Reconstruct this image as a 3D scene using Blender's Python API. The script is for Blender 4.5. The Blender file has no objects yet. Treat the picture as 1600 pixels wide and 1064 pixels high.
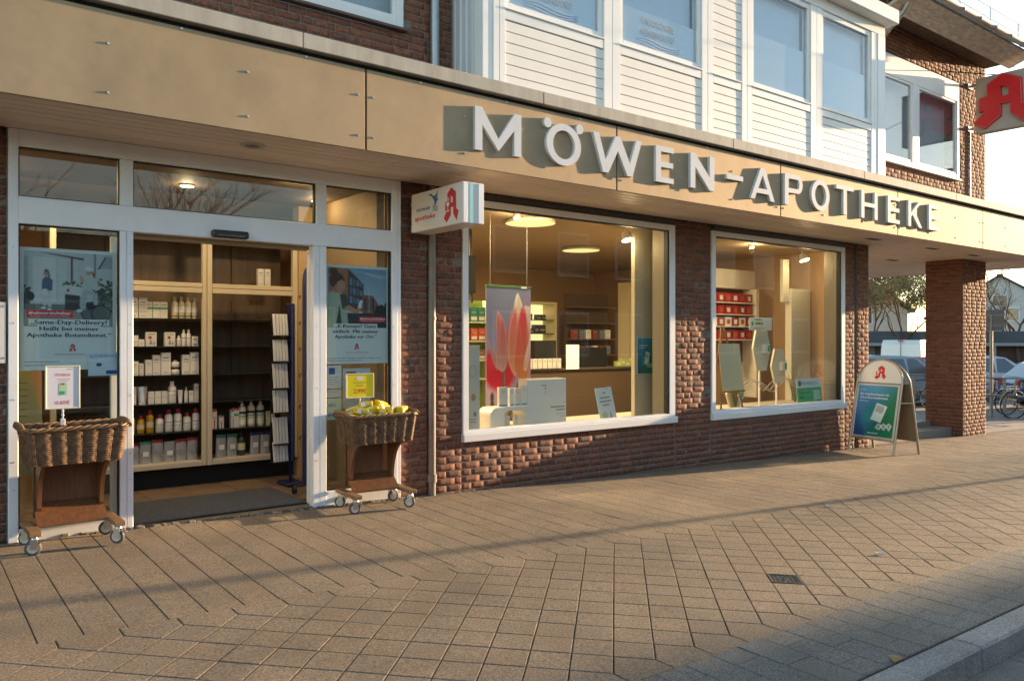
import bpy, bmesh, math, random
import numpy as np
from mathutils import Matrix, Vector, noise
from mathutils.geometry import tessellate_polygon
random.seed(7)
R = math.radians
SC = bpy.context.scene
COL = SC.collection

# ------------------------------------------------------------------ camera, sky, sun, exposure
cam_d = bpy.data.cameras.new('camera'); cam = bpy.data.objects.new('camera', cam_d); COL.objects.link(cam)
cam.location = (0, -6.8, 1.43); cam.rotation_euler = (R(90), 0, R(-37.68))
cam_d.sensor_width = 36; cam_d.lens = 28.28; cam_d.clip_start = .05; cam_d.clip_end = 900
cam_d.shift_y = -.0006
SC.camera = cam
SUN = Vector((8.9, -1.0, 1.36)).normalized()            # towards the sun
SUN_EL = math.asin(SUN.z)
W = bpy.data.worlds.new('World'); SC.world = W; W.use_nodes = True
nt = W.node_tree; bg = nt.nodes['Background']
sky = nt.nodes.new('ShaderNodeTexSky'); sky.sky_type = 'NISHITA'; sky.sun_disc = False
sky.sun_elevation = SUN_EL; sky.sun_rotation = math.atan2(SUN.x, SUN.y)
sky.air_density = 1.0; sky.dust_density = .35; sky.ozone_density = 1.0
nt.links.new(sky.outputs[0], bg.inputs[0]); bg.inputs[1].default_value = .15
sl = bpy.data.lights.new('sun', 'SUN'); so = bpy.data.objects.new('sun', sl); COL.objects.link(so)
sl.energy = 4.4; sl.angle = R(.5); sl.color = (1, .70, .41)
so.rotation_euler = SUN.to_track_quat('Z', 'Y').to_euler(); so.location = (30, -6, 12)
SC.view_settings.view_transform = 'Standard'; SC.view_settings.look = 'None'
SC.view_settings.gamma = 1; SC.view_settings.exposure = 1.72; SC.view_settings.use_curve_mapping = False
SC.cycles.use_denoising = True
SC.cycles.max_bounces = 10; SC.cycles.transparent_max_bounces = 16; SC.cycles.glossy_bounces = 4
SC.cycles.sample_clamp_indirect = 6; SC.cycles.caustics_reflective = False; SC.cycles.caustics_refractive = False

# ------------------------------------------------------------------ helpers
def lin(c):
    if isinstance(c, str): c = tuple(int(c[i:i+2], 16)/255 for i in (0, 2, 4))
    return tuple((v/12.92 if v <= .04045 else ((v+.055)/1.055)**2.4) for v in c)
WM = {}
def link(o, parent=None, M=None):
    COL.objects.link(o)
    M = M or Matrix()
    o.matrix_basis = M
    if parent is not None:
        o.parent = parent; o.matrix_parent_inverse = WM[parent.name].inverted()
    WM[o.name] = M
    return o
def props(o, label=None, cat=None, group=None, kind=None):
    if label: o['label'] = label
    if cat: o['category'] = cat
    if group: o['group'] = group
    if kind: o['kind'] = kind
    return o
def T(x, y, z): return Matrix.Translation((x, y, z))
def RZ(a): return Matrix.Rotation(a, 4, 'Z')
def RX(a): return Matrix.Rotation(a, 4, 'X')
def RY(a): return Matrix.Rotation(a, 4, 'Y')
def SCL(x, y, z): return Matrix.Diagonal((x, y, z, 1))
def thing(name, label, cat, M=None, group=None, kind=None):
    o = bpy.data.objects.new(name, None); o.empty_display_size = .2
    if isinstance(M, tuple): M = T(*M)
    link(o, None, M); return props(o, label, cat, group, kind)
def face(ox, oy, oz, xd=(1, 0, 0), up=(0, 0, 1)):
    x = Vector(xd).normalized(); u = Vector(up).normalized(); n = x.cross(u).normalized()
    return Matrix(((x.x, u.x, n.x, ox), (x.y, u.y, n.y, oy), (x.z, u.z, n.z, oz), (0, 0, 0, 1)))

class MB:
    def __init__(s): s.v = []; s.f = []; s.sm = []
    def add(s, vs, fs, M=None, smooth=False):
        b = len(s.v)
        if M is not None: vs = [M @ Vector(p) for p in vs]
        s.v += [tuple(p) for p in vs]
        s.f += [tuple(i+b for i in f) for f in fs]; s.sm += [smooth]*len(fs)
        return s
    def box(s, x0, x1, y0, y1, z0, z1, b=0, M=None):
        if b <= 0:
            vs = [(x, y, z) for z in (z0, z1) for y in (y0, y1) for x in (x0, x1)]
            return s.add(vs, [(0, 2, 3, 1), (4, 5, 7, 6), (0, 1, 5, 4), (2, 6, 7, 3), (0, 4, 6, 2), (1, 3, 7, 5)], M)
        b = min(b, (x1-x0)*.49, (y1-y0)*.49, (z1-z0)*.49)
        X, Y, Z = (x0, x1), (y0, y1), (z0, z1); vs = []; ix = {}
        for i in (0, 1):
            for j in (0, 1):
                for k in (0, 1):
                    sx, sy, sz = (b, -b)[i], (b, -b)[j], (b, -b)[k]
                    for a, d in enumerate(((0, sy, sz), (sx, 0, sz), (sx, sy, 0))):
                        ix[i, j, k, a] = len(vs); vs.append((X[i]+d[0], Y[j]+d[1], Z[k]+d[2]))
        fs = []
        for i in (0, 1):
            fs.append([ix[i, 0, 0, 0], ix[i, 1, 0, 0], ix[i, 1, 1, 0], ix[i, 0, 1, 0]])
            fs.append([ix[0, i, 0, 1], ix[1, i, 0, 1], ix[1, i, 1, 1], ix[0, i, 1, 1]])
            fs.append([ix[0, 0, i, 2], ix[1, 0, i, 2], ix[1, 1, i, 2], ix[0, 1, i, 2]])
            for j in (0, 1):
                fs.append([ix[i, j, 0, 0], ix[i, j, 1, 0], ix[i, j, 1, 1], ix[i, j, 0, 1]])
                fs.append([ix[i, 0, j, 0], ix[i, 1, j, 0], ix[i, 1, j, 2], ix[i, 0, j, 2]])
                fs.append([ix[0, i, j, 1], ix[1, i, j, 1], ix[1, i, j, 2], ix[0, i, j, 2]])
                for k in (0, 1): fs.append([ix[i, j, k, 0], ix[i, j, k, 1], ix[i, j, k, 2]])
        c = Vector(((x0+x1)/2, (y0+y1)/2, (z0+z1)/2)); out = []
        for f in fs:
            a, bb, d = (Vector(vs[f[0]]), Vector(vs[f[1]]), Vector(vs[f[2]]))
            m = sum((Vector(vs[q]) for q in f), Vector())/len(f)
            out.append(f if (bb-a).cross(d-a).dot(m-c) > 0 else f[::-1])
        return s.add(vs, out, M)
    def cyl(s, p0, p1, r0, r1=None, n=12, M=None, cap=True):
        r1 = r0 if r1 is None else r1
        p0 = Vector(p0); p1 = Vector(p1); d = (p1-p0).normalized()
        a = d.orthogonal().normalized(); b = d.cross(a); vs = []
        for p, r in ((p0, r0), (p1, r1)):
            vs += [p+(a*math.cos(2*math.pi*i/n)+b*math.sin(2*math.pi*i/n))*r for i in range(n)]
        s.add(vs, [(i, (i+1) % n, n+(i+1) % n, n+i) for i in range(n)], M, True)
        if cap:
            s.add(vs[:n], [tuple(range(n))[::-1]], M); s.add(vs[n:], [tuple(range(n))], M)
        return s
    def tube(s, pts, r, n=6, closed=False, M=None):
        pts = [Vector(p) for p in pts]; m = len(pts); vs = []; up = None
        rs = r if isinstance(r, (list, tuple)) else [r]*m
        for i, p in enumerate(pts):
            q0 = pts[(i-1) % m] if closed or i else p; q1 = pts[(i+1) % m] if closed or i < m-1 else p
            d = (q1-q0)
            d = d.normalized() if d.length > 1e-9 else Vector((0, 0, 1))
            up = d.orthogonal() if up is None else up - d*up.dot(d)
            if up.length < 1e-6: up = d.orthogonal()
            up = up.normalized(); w = d.cross(up)
            vs += [p+(up*math.cos(2*math.pi*k/n)+w*math.sin(2*math.pi*k/n))*rs[i] for k in range(n)]
        fs = []
        for i in range(m if closed else m-1):
            j = (i+1) % m
            fs += [(i*n+k, i*n+(k+1) % n, j*n+(k+1) % n, j*n+k) for k in range(n)]
        s.add(vs, fs, M, True)
        if not closed: s.add(vs[:n], [tuple(range(n))[::-1]], M); s.add(vs[-n:], [tuple(range(n))], M)
        return s
    def lathe(s, prof, n=16, M=None):
        vs = [(r*math.cos(2*math.pi*i/n), r*math.sin(2*math.pi*i/n), z) for r, z in prof for i in range(n)]
        fs = [(k*n+i, k*n+(i+1) % n, (k+1)*n+(i+1) % n, (k+1)*n+i) for k in range(len(prof)-1) for i in range(n)]
        return s.add(vs, fs, M, True)
    def poly(s, loops, t, M=None, b=0):
        """flat shape in local XY, front at z=t, back at z=0; loops[0] outer, rest holes"""
        if not isinstance(loops[0][0], (tuple, list)): loops = [loops]
        flat = [p for l in loops for p in l]; n = len(flat)
        tris = tessellate_polygon([[Vector((p[0], p[1], 0)) for p in l] for l in loops])
        fr = []
        for a, bb, c in tris:
            A, B, C = flat[a], flat[bb], flat[c]
            cr = (B[0]-A[0])*(C[1]-A[1])-(B[1]-A[1])*(C[0]-A[0])
            fr.append((a, bb, c) if cr > 0 else (a, c, bb))
        vs = [(p[0], p[1], t) for p in flat]
        if t == 0: return s.add(vs, fr, M)
        vs += [(p[0], p[1], 0) for p in flat]
        fs = fr + [(f[0]+n, f[2]+n, f[1]+n) for f in fr]; o = 0
        for li, l in enumerate(loops):
            ar = sum(l[i][0]*l[(i+1) % len(l)][1]-l[(i+1) % len(l)][0]*l[i][1] for i in range(len(l)))
            ccw = (ar > 0) == (li == 0)
            for i in range(len(l)):
                a, c = o+i, o+(i+1) % len(l)
                fs.append((a+n, c+n, c, a) if ccw else (c+n, a+n, a, c))
            o += len(l)
        return s.add(vs, fs, M)
    def ell(s, c, r, nu=12, nv=8, M=None):
        vs = []; fs = []
        for j in range(nv+1):
            ph = math.pi*j/nv
            for i in range(nu):
                th = 2*math.pi*i/nu
                vs.append((c[0]+r[0]*math.sin(ph)*math.cos(th), c[1]+r[1]*math.sin(ph)*math.sin(th), c[2]-r[2]*math.cos(ph)))
        for j in range(nv):
            fs += [(j*nu+i, j*nu+(i+1) % nu, (j+1)*nu+(i+1) % nu, (j+1)*nu+i) for i in range(nu)]
        return s.add(vs, fs, M, True)
    def mesh(s, name, mat):
        me = bpy.data.meshes.new(name); me.from_pydata(s.v, [], s.f)
        me.polygons.foreach_set('use_smooth', s.sm)
        if mat: me.materials.append(mat)
        me.update(); return me
    def build(s, name, mat, parent=None, M=None, **k):
        o = bpy.data.objects.new(name, s.mesh(name, mat)); link(o, parent, M)
        return props(o, **k)
def inst(name, me, parent, M):
    o = bpy.data.objects.new(name, me); return link(o, parent, M)
def B(name, mat, parent, *a, **k):
    b = k.pop('b', 0); M = k.pop('M', None)
    return MB().box(*a, b=b).build(name, mat, parent, M, **k)
def copy_tree(o, M, parent=None):
    c = o.copy(); COL.objects.link(c); WM[c.name] = M if parent is None else WM[o.name]
    if parent is None: c.matrix_basis = M
    else: c.parent = parent
    for ch in o.children: copy_tree(ch, None, c)
    return c

# ------------------------------------------------------------------ materials
MC = {}
def mat(name, col, rough=.6, metal=0, var=0, sc=8, bump=0, bs=60, spec=.5, rnd=0, coat=0, emit=0, col2=None, dirt=0, stretch=None, isl=False, wst=0, wsc=(1, 1, 1), gum=0, crisp=0):
    if name in MC: return MC[name]
    m = bpy.data.materials.new(name); m.use_nodes = True; n = m.node_tree.nodes; l = m.node_tree.links
    p = n['Principled BSDF']; col = lin(col) if isinstance(col, str) else col
    p.inputs['Base Color'].default_value = (*col, 1); p.inputs['Roughness'].default_value = rough
    p.inputs['Metallic'].default_value = metal; p.inputs['Specular IOR Level'].default_value = spec
    if coat: p.inputs['Coat Weight'].default_value = coat; p.inputs['Coat Roughness'].default_value = .08
    if emit: p.inputs['Emission Color'].default_value = (*col, 1); p.inputs['Emission Strength'].default_value = emit
    if var or bump or rnd or dirt or isl or wst:
        tc = n.new('ShaderNodeTexCoord'); oi = n.new('ShaderNodeObjectInfo')
        ad = n.new('ShaderNodeVectorMath'); ad.operation = 'ADD'
        mu = n.new('ShaderNodeMath'); mu.operation = 'MULTIPLY'; mu.inputs[1].default_value = 37 if rnd else 0
        l.new(oi.outputs['Random'], mu.inputs[0]); l.new(tc.outputs['Object'], ad.inputs[0]); l.new(mu.outputs[0], ad.inputs[1])
        vec = ad.outputs[0]
        if stretch:
            mp = n.new('ShaderNodeMapping'); mp.inputs['Scale'].default_value = stretch; l.new(vec, mp.inputs[0]); vec = mp.outputs[0]
    cur = None
    def mixc(fac, a, bcol, mode='MIX'):
        x = n.new('ShaderNodeMix'); x.data_type = 'RGBA'; x.blend_type = mode
        if isinstance(fac, float): x.inputs[0].default_value = fac
        else: l.new(fac, x.inputs[0])
        for s_, v in ((6, a), (7, bcol)):
            if isinstance(v, tuple): x.inputs[s_].default_value = (*v, 1)
            else: l.new(v, x.inputs[s_])
        return x.outputs[2]
    cur = col
    if var:
        t = n.new('ShaderNodeTexNoise'); t.inputs['Scale'].default_value = sc; t.inputs['Detail'].default_value = 6; t.inputs['Roughness'].default_value = .65
        l.new(vec, t.inputs['Vector'])
        mr = n.new('ShaderNodeMapRange'); mr.inputs[1].default_value = .3+crisp; mr.inputs[2].default_value = .7-crisp; l.new(t.outputs[0], mr.inputs[0])
        c2 = lin(col2) if isinstance(col2, str) else (col2 or tuple(c*(1-var) for c in col))
        c1 = col if col2 else tuple(min(1, c*(1+var*.6)) for c in col)
        cur = mixc(mr.outputs[0], c2, c1)
    if rnd:
        val = oi.outputs['Random']
        if isl:
            g = n.new('ShaderNodeNewGeometry'); a2 = n.new('ShaderNodeMath'); a2.operation = 'ADD'
            l.new(val, a2.inputs[0]); l.new(g.outputs['Random Per Island'], a2.inputs[1])
            fr = n.new('ShaderNodeMath'); fr.operation = 'FRACT'; l.new(a2.outputs[0], fr.inputs[0]); val = fr.outputs[0]
        r_ = n.new('ShaderNodeValToRGB'); e = r_.color_ramp.elements
        e[0].position = 0; e[1].position = 1
        if isinstance(rnd, list):
            e[0].color = (*rnd[0], 1); e[1].color = (*rnd[-1], 1)
            for i, c in enumerate(rnd[1:-1]): x = e.new((i+1)/(len(rnd)-1)); x.color = (*c, 1)
            r_.color_ramp.interpolation = 'LINEAR'
        else:
            e[0].color = (1-rnd, 1-rnd, 1-rnd, 1); e[1].color = (1+rnd, 1+rnd, 1+rnd, 1)
        l.new(val, r_.inputs[0]); cur = mixc(1.0, cur, r_.outputs[0], 'MULTIPLY')
    if dirt:
        t = n.new('ShaderNodeTexNoise'); t.inputs['Scale'].default_value = 1.7; t.inputs['Detail'].default_value = 8; t.inputs['Roughness'].default_value = .72
        l.new(tc.outputs['Object'], t.inputs['Vector'])
        mr = n.new('ShaderNodeMapRange'); mr.inputs[1].default_value = .5; mr.inputs[2].default_value = .72; mr.inputs[4].default_value = dirt
        l.new(t.outputs[0], mr.inputs[0]); cur = mixc(mr.outputs[0], cur, (.12, .10, .08))
    if wst:                                         # stains and wear laid over neighbouring pieces (in world space)
        gp_ = n.new('ShaderNodeNewGeometry'); mp2 = n.new('ShaderNodeMapping'); mp2.inputs['Scale'].default_value = wsc; l.new(gp_.outputs['Position'], mp2.inputs[0])
        t = n.new('ShaderNodeTexNoise'); t.inputs['Scale'].default_value = 1.6; t.inputs['Detail'].default_value = 7; t.inputs['Roughness'].default_value = .62; l.new(mp2.outputs[0], t.inputs['Vector'])
        mr = n.new('ShaderNodeMapRange'); mr.inputs[1].default_value = .36; mr.inputs[2].default_value = .68; mr.inputs[3].default_value = 1-wst; mr.inputs[4].default_value = 1+wst*.45; l.new(t.outputs[0], mr.inputs[0])
        cb_ = n.new('ShaderNodeCombineColor'); [l.new(mr.outputs[0], cb_.inputs[q]) for q in range(3)]; cur = mixc(1.0, cur, cb_.outputs[0], 'MULTIPLY')
        if gum:
            v = n.new('ShaderNodeTexVoronoi'); v.inputs['Scale'].default_value = 3.1; l.new(gp_.outputs['Position'], v.inputs['Vector'])
            mr = n.new('ShaderNodeMapRange'); mr.inputs[1].default_value = .045; mr.inputs[2].default_value = .075; mr.inputs[3].default_value = gum; mr.inputs[4].default_value = 0; l.new(v.outputs['Distance'], mr.inputs[0])
            cur = mixc(mr.outputs[0], cur, (.09, .085, .08))
    if cur is not col: l.new(cur, p.inputs['Base Color'])
    if bump:
        t = n.new('ShaderNodeTexNoise'); t.inputs['Scale'].default_value = bs; t.inputs['Detail'].default_value = 5; t.inputs['Roughness'].default_value = .7
        l.new(vec, t.inputs['Vector'])
        bn = n.new('ShaderNodeBump'); bn.inputs['Strength'].default_value = bump; bn.inputs['Distance'].default_value = .01
        l.new(t.outputs[0], bn.inputs['Height']); l.new(bn.outputs[0], p.inputs['Normal'])
    MC[name] = m; return m
def glass(name, tint=(.93, .96, .95), ior=1.5):
    m = bpy.data.materials.new(name); m.use_nodes = True; n = m.node_tree.nodes; l = m.node_tree.links
    n.remove(n['Principled BSDF']); o = n['Material Output']
    t = n.new('ShaderNodeBsdfTransparent'); t.inputs[0].default_value = (*tint, 1)
    g = n.new('ShaderNodeBsdfGlossy'); g.inputs['Roughness'].default_value = .004
    lw = n.new('ShaderNodeLayerWeight'); lw.inputs[0].default_value = .5
    pw = n.new('ShaderNodeMath'); pw.operation = 'POWER'; pw.inputs[1].default_value = 4.6; l.new(lw.outputs['Facing'], pw.inputs[0])
    f = n.new('ShaderNodeMath'); f.operation = 'MULTIPLY_ADD'; f0 = ((ior-1)/(ior+1))**2; f.inputs[1].default_value = 1-f0; f.inputs[2].default_value = f0; l.new(pw.outputs[0], f.inputs[0])
    x = n.new('ShaderNodeMixShader'); l.new(f.outputs[0], x.inputs[0]); l.new(t.outputs[0], x.inputs[1]); l.new(g.outputs[0], x.inputs[2])
    l.new(x.outputs[0], o.inputs[0]); MC[name] = m; return m
def emis(name, col, st):
    m = bpy.data.materials.new(name); m.use_nodes = True; p = m.node_tree.nodes['Principled BSDF']
    p.inputs['Base Color'].default_value = (.8, .8, .75, 1); p.inputs['Emission Color'].default_value = (*col, 1); p.inputs['Emission Strength'].default_value = st
    MC[name] = m; return m
def colattr(name='printed picture', rough=.4):
    if name in MC: return MC[name]
    m = bpy.data.materials.new(name); m.use_nodes = True; n = m.node_tree.nodes
    a = n.new('ShaderNodeAttribute'); a.attribute_name = 'Col'; p = n['Principled BSDF']; p.inputs['Roughness'].default_value = rough
    m.node_tree.links.new(a.outputs[0], p.inputs['Base Color']); MC[name] = m; return m

WHITE = mat('white painted aluminium', (.87, .88, .90), .38, var=.06, sc=3, bump=.02, bs=300)
WHITE2 = mat('white upvc', (.82, .82, .81), .42, var=.05, sc=2)
SIDING = mat('white siding paint', (.78, .76, .72), .5, var=.05, sc=2.5, bump=.03, bs=200)
MORTAR = mat('cement mortar', (.20, .175, .15), .9, var=.35, sc=30, bump=.12, bs=180)
BRICKS = [(1.0, 1.0, 1.0), (1.18, 1.05, .95), (.80, .80, .84), (1.1, .90, .82), (.68, .72, .76), (1.2, 1.14, 1.02), (.85, .72, .66), (1.1, 1.05, 1.02)]
BRICK = mat('red brown facing brick', (.225, .096, .058), .85, var=.5, sc=34, bump=.7, bs=90, rnd=BRICKS, isl=True)
BRICK_UP = BRICK
FASCIA = mat('anodised bronze panel', (.40, .305, .195), .68, metal=.5, var=.06, sc=3.0, bump=.006, bs=8, spec=.3, dirt=.20, wst=.08, wsc=(1.6, 1.6, .9))
COPING = mat('weathered concrete coping', (.42, .385, .33), .7, var=.22, sc=2.2, bump=.12, bs=90, stretch=(3, 3, .6))
SOFFIT = mat('beige soffit board', (.80, .68, .57), .5, var=.06, sc=3, rnd=.05)
DARK = mat('dark void', (.02, .018, .016), .9)
BLACKP = mat('black plastic', (.018, .018, .02), .4)
BLACKR = mat('black rubber gasket', (.012, .012, .012), .6)
LETTER = mat('brushed aluminium letter', (.64, .66, .69), .65, spec=.2, metal=.0, var=.06, sc=6)
STEEL = mat('stainless steel', (.55, .54, .52), .3, metal=.9, var=.06, sc=12)
ZINC = mat('zinc sheet', (.38, .40, .42), .42, metal=.7, var=.12, sc=6)
PIPE = mat('brown grey painted pipe', (.24, .19, .155), .45, var=.15, sc=8)
GLASS = glass('window glass'); FILMG = glass('upper window glass', (.9, .93, .95), 1.55)
RED = mat('apothecary red', (.62, .022, .026), .32); REDP = mat('printed red', (.62, .03, .035), .45)
BLUEP = mat('printed blue', (.02, .16, .27), .45)
PAPER = mat('white card', (.80, .80, .79), .5); INK = mat('black ink', (.02, .02, .022), .5)
GREYINK = mat('grey ink', (.30, .30, .31), .55); WHITEINK = mat('white ink', (.85, .86, .87), .5)
ACRYL = mat('white acrylic', (.80, .78, .74), .3)

FONTW = {}
def text(body, h, mat_, parent, M, name='lettering', align='CENTER', width=None, bold=0, shear=0, t=.0006, **k):
    """lettering as a mesh, local XY, cap height about h, baseline at y=0"""
    cu = bpy.data.curves.new('t', 'FONT'); cu.body = body; cu.size = 1; cu.shear = shear; cu.resolution_u = 2
    cu.extrude = 0
    o = bpy.data.objects.new('t', cu); COL.objects.link(o)
    dg = bpy.context.evaluated_depsgraph_get(); dg.update()
    me = bpy.data.meshes.new_from_object(o.evaluated_get(dg)); bpy.data.objects.remove(o); bpy.data.curves.remove(cu)
    if bold:                                       # heavier strokes: the same outline twice, a hair apart
        bm = bmesh.new(); bm.from_mesh(me); g = bmesh.ops.duplicate(bm, geom=bm.verts[:]+bm.edges[:]+bm.faces[:])
        bmesh.ops.translate(bm, verts=[v for v in g['geom'] if isinstance(v, bmesh.types.BMVert)], vec=(bold*2.6, bold*.8, .0002/(h/.73))); bm.to_mesh(me); bm.free()
    n = len(me.vertices); co = np.empty(n*3); me.vertices.foreach_get('co', co); co = co.reshape(-1, 3)
    s = h/.73; x0, x1 = co[:, 0].min(), co[:, 0].max(); sx = s if width is None else width/(x1-x0)
    off = {'CENTER': (x0+x1)/2, 'LEFT': x0, 'RIGHT': x1}[align]
    co[:, 0] = (co[:, 0]-off)*sx; co[:, 1] *= s; co[:, 2] = co[:, 2]*s+t
    me.vertices.foreach_set('co', co.ravel()); me.materials.clear(); me.materials.append(mat_); me.name = name
    ob = bpy.data.objects.new(name, me); link(ob, parent, M); return props(ob, **k)
def lines(parent, M, x0, x1, y0, n, pitch, th, mat_=GREYINK if 'GREYINK' in globals() else None, seed=1, name='print_lines', align=0):
    rr = random.Random(seed); mb = MB()
    for i in range(n):
        x = x0; w = (x1-x0)*(1 if i < n-1 else .6); xe = x0+w*rr.uniform(.8, 1)
        if align: sh = (x1-xe)*(.5 if align == 1 else 1)
        else: sh = 0
        while x < xe-.002:
            l_ = min(rr.uniform(.03, .12)*(x1-x0)*1.6, xe-x)
            mb.poly([(x+sh, y0-i*pitch), (x+sh+l_*.88, y0-i*pitch), (x+sh+l_*.88, y0-i*pitch+th), (x+sh, y0-i*pitch+th)], 0, T(0, 0, .0006)); x += l_
    return mb.build(name, mat_, parent, M)
class Art:
    def __init__(s, w, h, bgc='ffffff'):
        s.w, s.h = w*3, h*3; s.a = np.empty((s.h, s.w, 3)); s.a[:] = lin(bgc)
        s.X, s.Y = np.meshgrid((np.arange(s.w)+.5)/s.w, (np.arange(s.h)+.5)/s.h)
    def put(s, m, c, al=1.0):
        m = (m*al)[..., None]; c = np.array(lin(c)) if isinstance(c, (str, tuple)) else c
        s.a = s.a*(1-m)+c*m
    def rect(s, x0, y0, x1, y1, c, al=1.): s.put(((s.X >= x0) & (s.X < x1) & (s.Y >= y0) & (s.Y < y1)).astype(float), c, al)
    def ell(s, cx, cy, rx, ry, c, soft=0., al=1., rot=0):
        dx, dy = s.X-cx, s.Y-cy; k = s.h/s.w
        if rot: dx, dy = dx*math.cos(rot)+dy*k*math.sin(rot), (-dx*math.sin(rot)/k+dy*math.cos(rot))
        d = np.sqrt((dx/rx)**2+(dy/ry)**2)
        s.put(np.clip((1-d)/soft+.0, 0, 1) if soft else (d < 1).astype(float), c, al)
    def poly(s, pts, c, al=1., blur=0):
        ins = np.zeros(s.X.shape, bool); n = len(pts)
        for i in range(n):
            (xa, ya), (xb, yb) = pts[i], pts[(i+1) % n]
            if ya == yb: continue
            ins ^= ((ya > s.Y) != (yb > s.Y)) & (s.X < (xb-xa)*(s.Y-ya)/(yb-ya)+xa)
        m = ins.astype(float)
        for _ in range(blur): m = (m+np.roll(m, 1, 0)+np.roll(m, -1, 0)+np.roll(m, 1, 1)+np.roll(m, -1, 1))/5
        s.put(m, c, al)
    def grad(s, x0, y0, x1, y1, ca, cb, ang=90):
        t = np.clip((s.Y-y0)/(y1-y0) if ang == 90 else ((s.X-x0)/(x1-x0) if ang == 0 else ((s.X-x0)/(x1-x0)+(s.Y-y0)/(y1-y0))/2), 0, 1)[..., None]
        c = np.array(lin(ca))*(1-t)+np.array(lin(cb))*t
        s.put(((s.X >= x0) & (s.X < x1) & (s.Y >= y0) & (s.Y < y1)).astype(float), c)
    def noise(s, x0, y0, x1, y1, amp, cell=6, seed=0):
        rg = np.random.default_rng(seed); g = rg.random((s.h//cell+2, s.w//cell+2)); g = np.kron(g, np.ones((cell, cell)))[:s.h, :s.w]
        m = ((s.X >= x0) & (s.X < x1) & (s.Y >= y0) & (s.Y < y1))
        s.a = np.where(m[..., None], np.clip(s.a*(1+amp*(g[..., None]-.5)*2), 0, 1), s.a)
    def build(s, name, parent, M, w, h, m=None, **k):
        a = s.a.reshape(s.h//3, 3, s.w//3, 3, 3).mean((1, 3)); ny, nx = a.shape[:2]
        # one cell per colour: vertices doubled by corner interpolation
        xs = np.linspace(0, w, nx); ys = np.linspace(0, h, ny); gx, gy = np.meshgrid(xs, ys)
        vs = np.stack([gx, gy, np.full_like(gx, .0008)], -1).reshape(-1, 3)
        i = np.arange(nx*ny).reshape(ny, nx); fs = np.stack([i[:-1, :-1], i[:-1, 1:], i[1:, 1:], i[1:, :-1]], -1).reshape(-1, 4)
        me = bpy.data.meshes.new(name); me.from_pydata(vs.tolist(), [], fs.tolist())
        at = me.color_attributes.new('Col', 'FLOAT_COLOR', 'POINT')
        at.data.foreach_set('color', np.concatenate([a.reshape(-1, 3), np.ones((nx*ny, 1))], 1).astype(np.float32).ravel())
        me.materials.append(m or colattr()); o = bpy.data.objects.new(name, me); link(o, parent, M); return props(o, **k)
A_OUT = [(.50, 1), (.80, .84), (.82, .36), (.98, .27), (.85, .0), (.63, .22), (.63, .42), (.47, .42), (.47, .20), (.20, .0), (0, .14), (.21, .34), (.10, .34), (.10, .60), (.24, .62), (.24, .84)]
A_HOLE = [(.47, .76), (.60, .70), (.60, .56), (.47, .56)]
def pharm_a(parent, M, w, h, t, rm=RED, wm=WHITEINK, name='apothecary_letter'):
    S = lambda l: [(x*w, y*h) for x, y in l]
    o = MB().poly([S(A_OUT), S(A_HOLE)], t).build(name, rm, parent, M)
    c = MB(); bowl = [(.18+.20*(.5-.5*math.cos(math.pi*i/10)), .58-.13*math.sin(math.pi*i/10)) for i in range(11)]
    c.poly(S(bowl), .0008, T(0, 0, t+.0006)); c.poly(S([(.265, .46), (.295, .46), (.295, .34), (.265, .34)]), .0008, T(0, 0, t+.0006))
    c.poly(S([(.20, .345), (.36, .345), (.36, .315), (.20, .315)]), .0008, T(0, 0, t+.0006))
    ring = [(.29+.075*math.cos(R(a)), .655+.06*math.sin(R(a))) for a in range(-60, 260, 20)]; ri = [(.29+.05*math.cos(R(a)), .655+.035*math.sin(R(a))) for a in range(240, -80, -20)]
    c.poly(S(ring+ri), .0008, T(0, 0, t+.0006)); c.build('chalice_emblem', wm, o, M); return o

# ------------------------------------------------------------------ ground heights
def zg(x, y):
    x = max(-12, min(26, x)); y = min(0, y)
    return -.0236*x + (-y/4.84)*(-.10+.0086*x)
CF = Vector((math.sin(R(37.68)), math.cos(R(37.68)), 0)); CR = Vector((CF.y, -CF.x, 0))
def inview(p, m=1.06):
    d = Vector(p)-cam.location; z = d.dot(CF)
    if z < .3: return -1
    u, v = d.dot(CR)/z*1257/800, d.z/z*1257/532
    return 1/z if abs(u) < m and abs(v) < m+.04 else -1
ORD = ['first', 'second', 'third', 'fourth', 'fifth', 'sixth', 'seventh', 'eighth', 'ninth', 'tenth', 'eleventh', 'twelfth']
# ================================================================== GROUND
PAV = [(1, 1, 1), (1.06, 1.0, .94), (.92, .92, .93), (1.07, 1.04, 1.0), (.96, .93, .90), (1.03, .97, .93)]
PAVER = mat('exposed aggregate paver', (.226, .180, .128), .82, var=.6, sc=85, crisp=.045, bump=.6, bs=240, rnd=PAV, isl=True, wst=.22, gum=.55)
PAVERG = mat('grey concrete paver', (.20, .188, .162), .85, var=.55, crisp=.05, sc=85, bump=.5, bs=230, rnd=PAV, isl=True, wst=.25, gum=.5)
JOINT = mat('dark joint sand', (.062, .052, .042), .95, var=.5, sc=60, bump=.4, bs=150)
KERB = mat('granite kerb', (.34, .32, .295), .8, var=.6, sc=90, bump=.7, bs=120, rnd=.12, wst=.3)
ROAD = mat('grey asphalt', (.13, .128, .125), .88, var=.5, sc=140, bump=.6, bs=200, wst=.3)
YARD = mat('parking lot paving', (.20, .175, .15), .9, var=.3, sc=12, bump=.3, bs=120)
EARTH = mat('bare ground', (.14, .13, .09), .95, var=.4, sc=.4)

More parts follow.
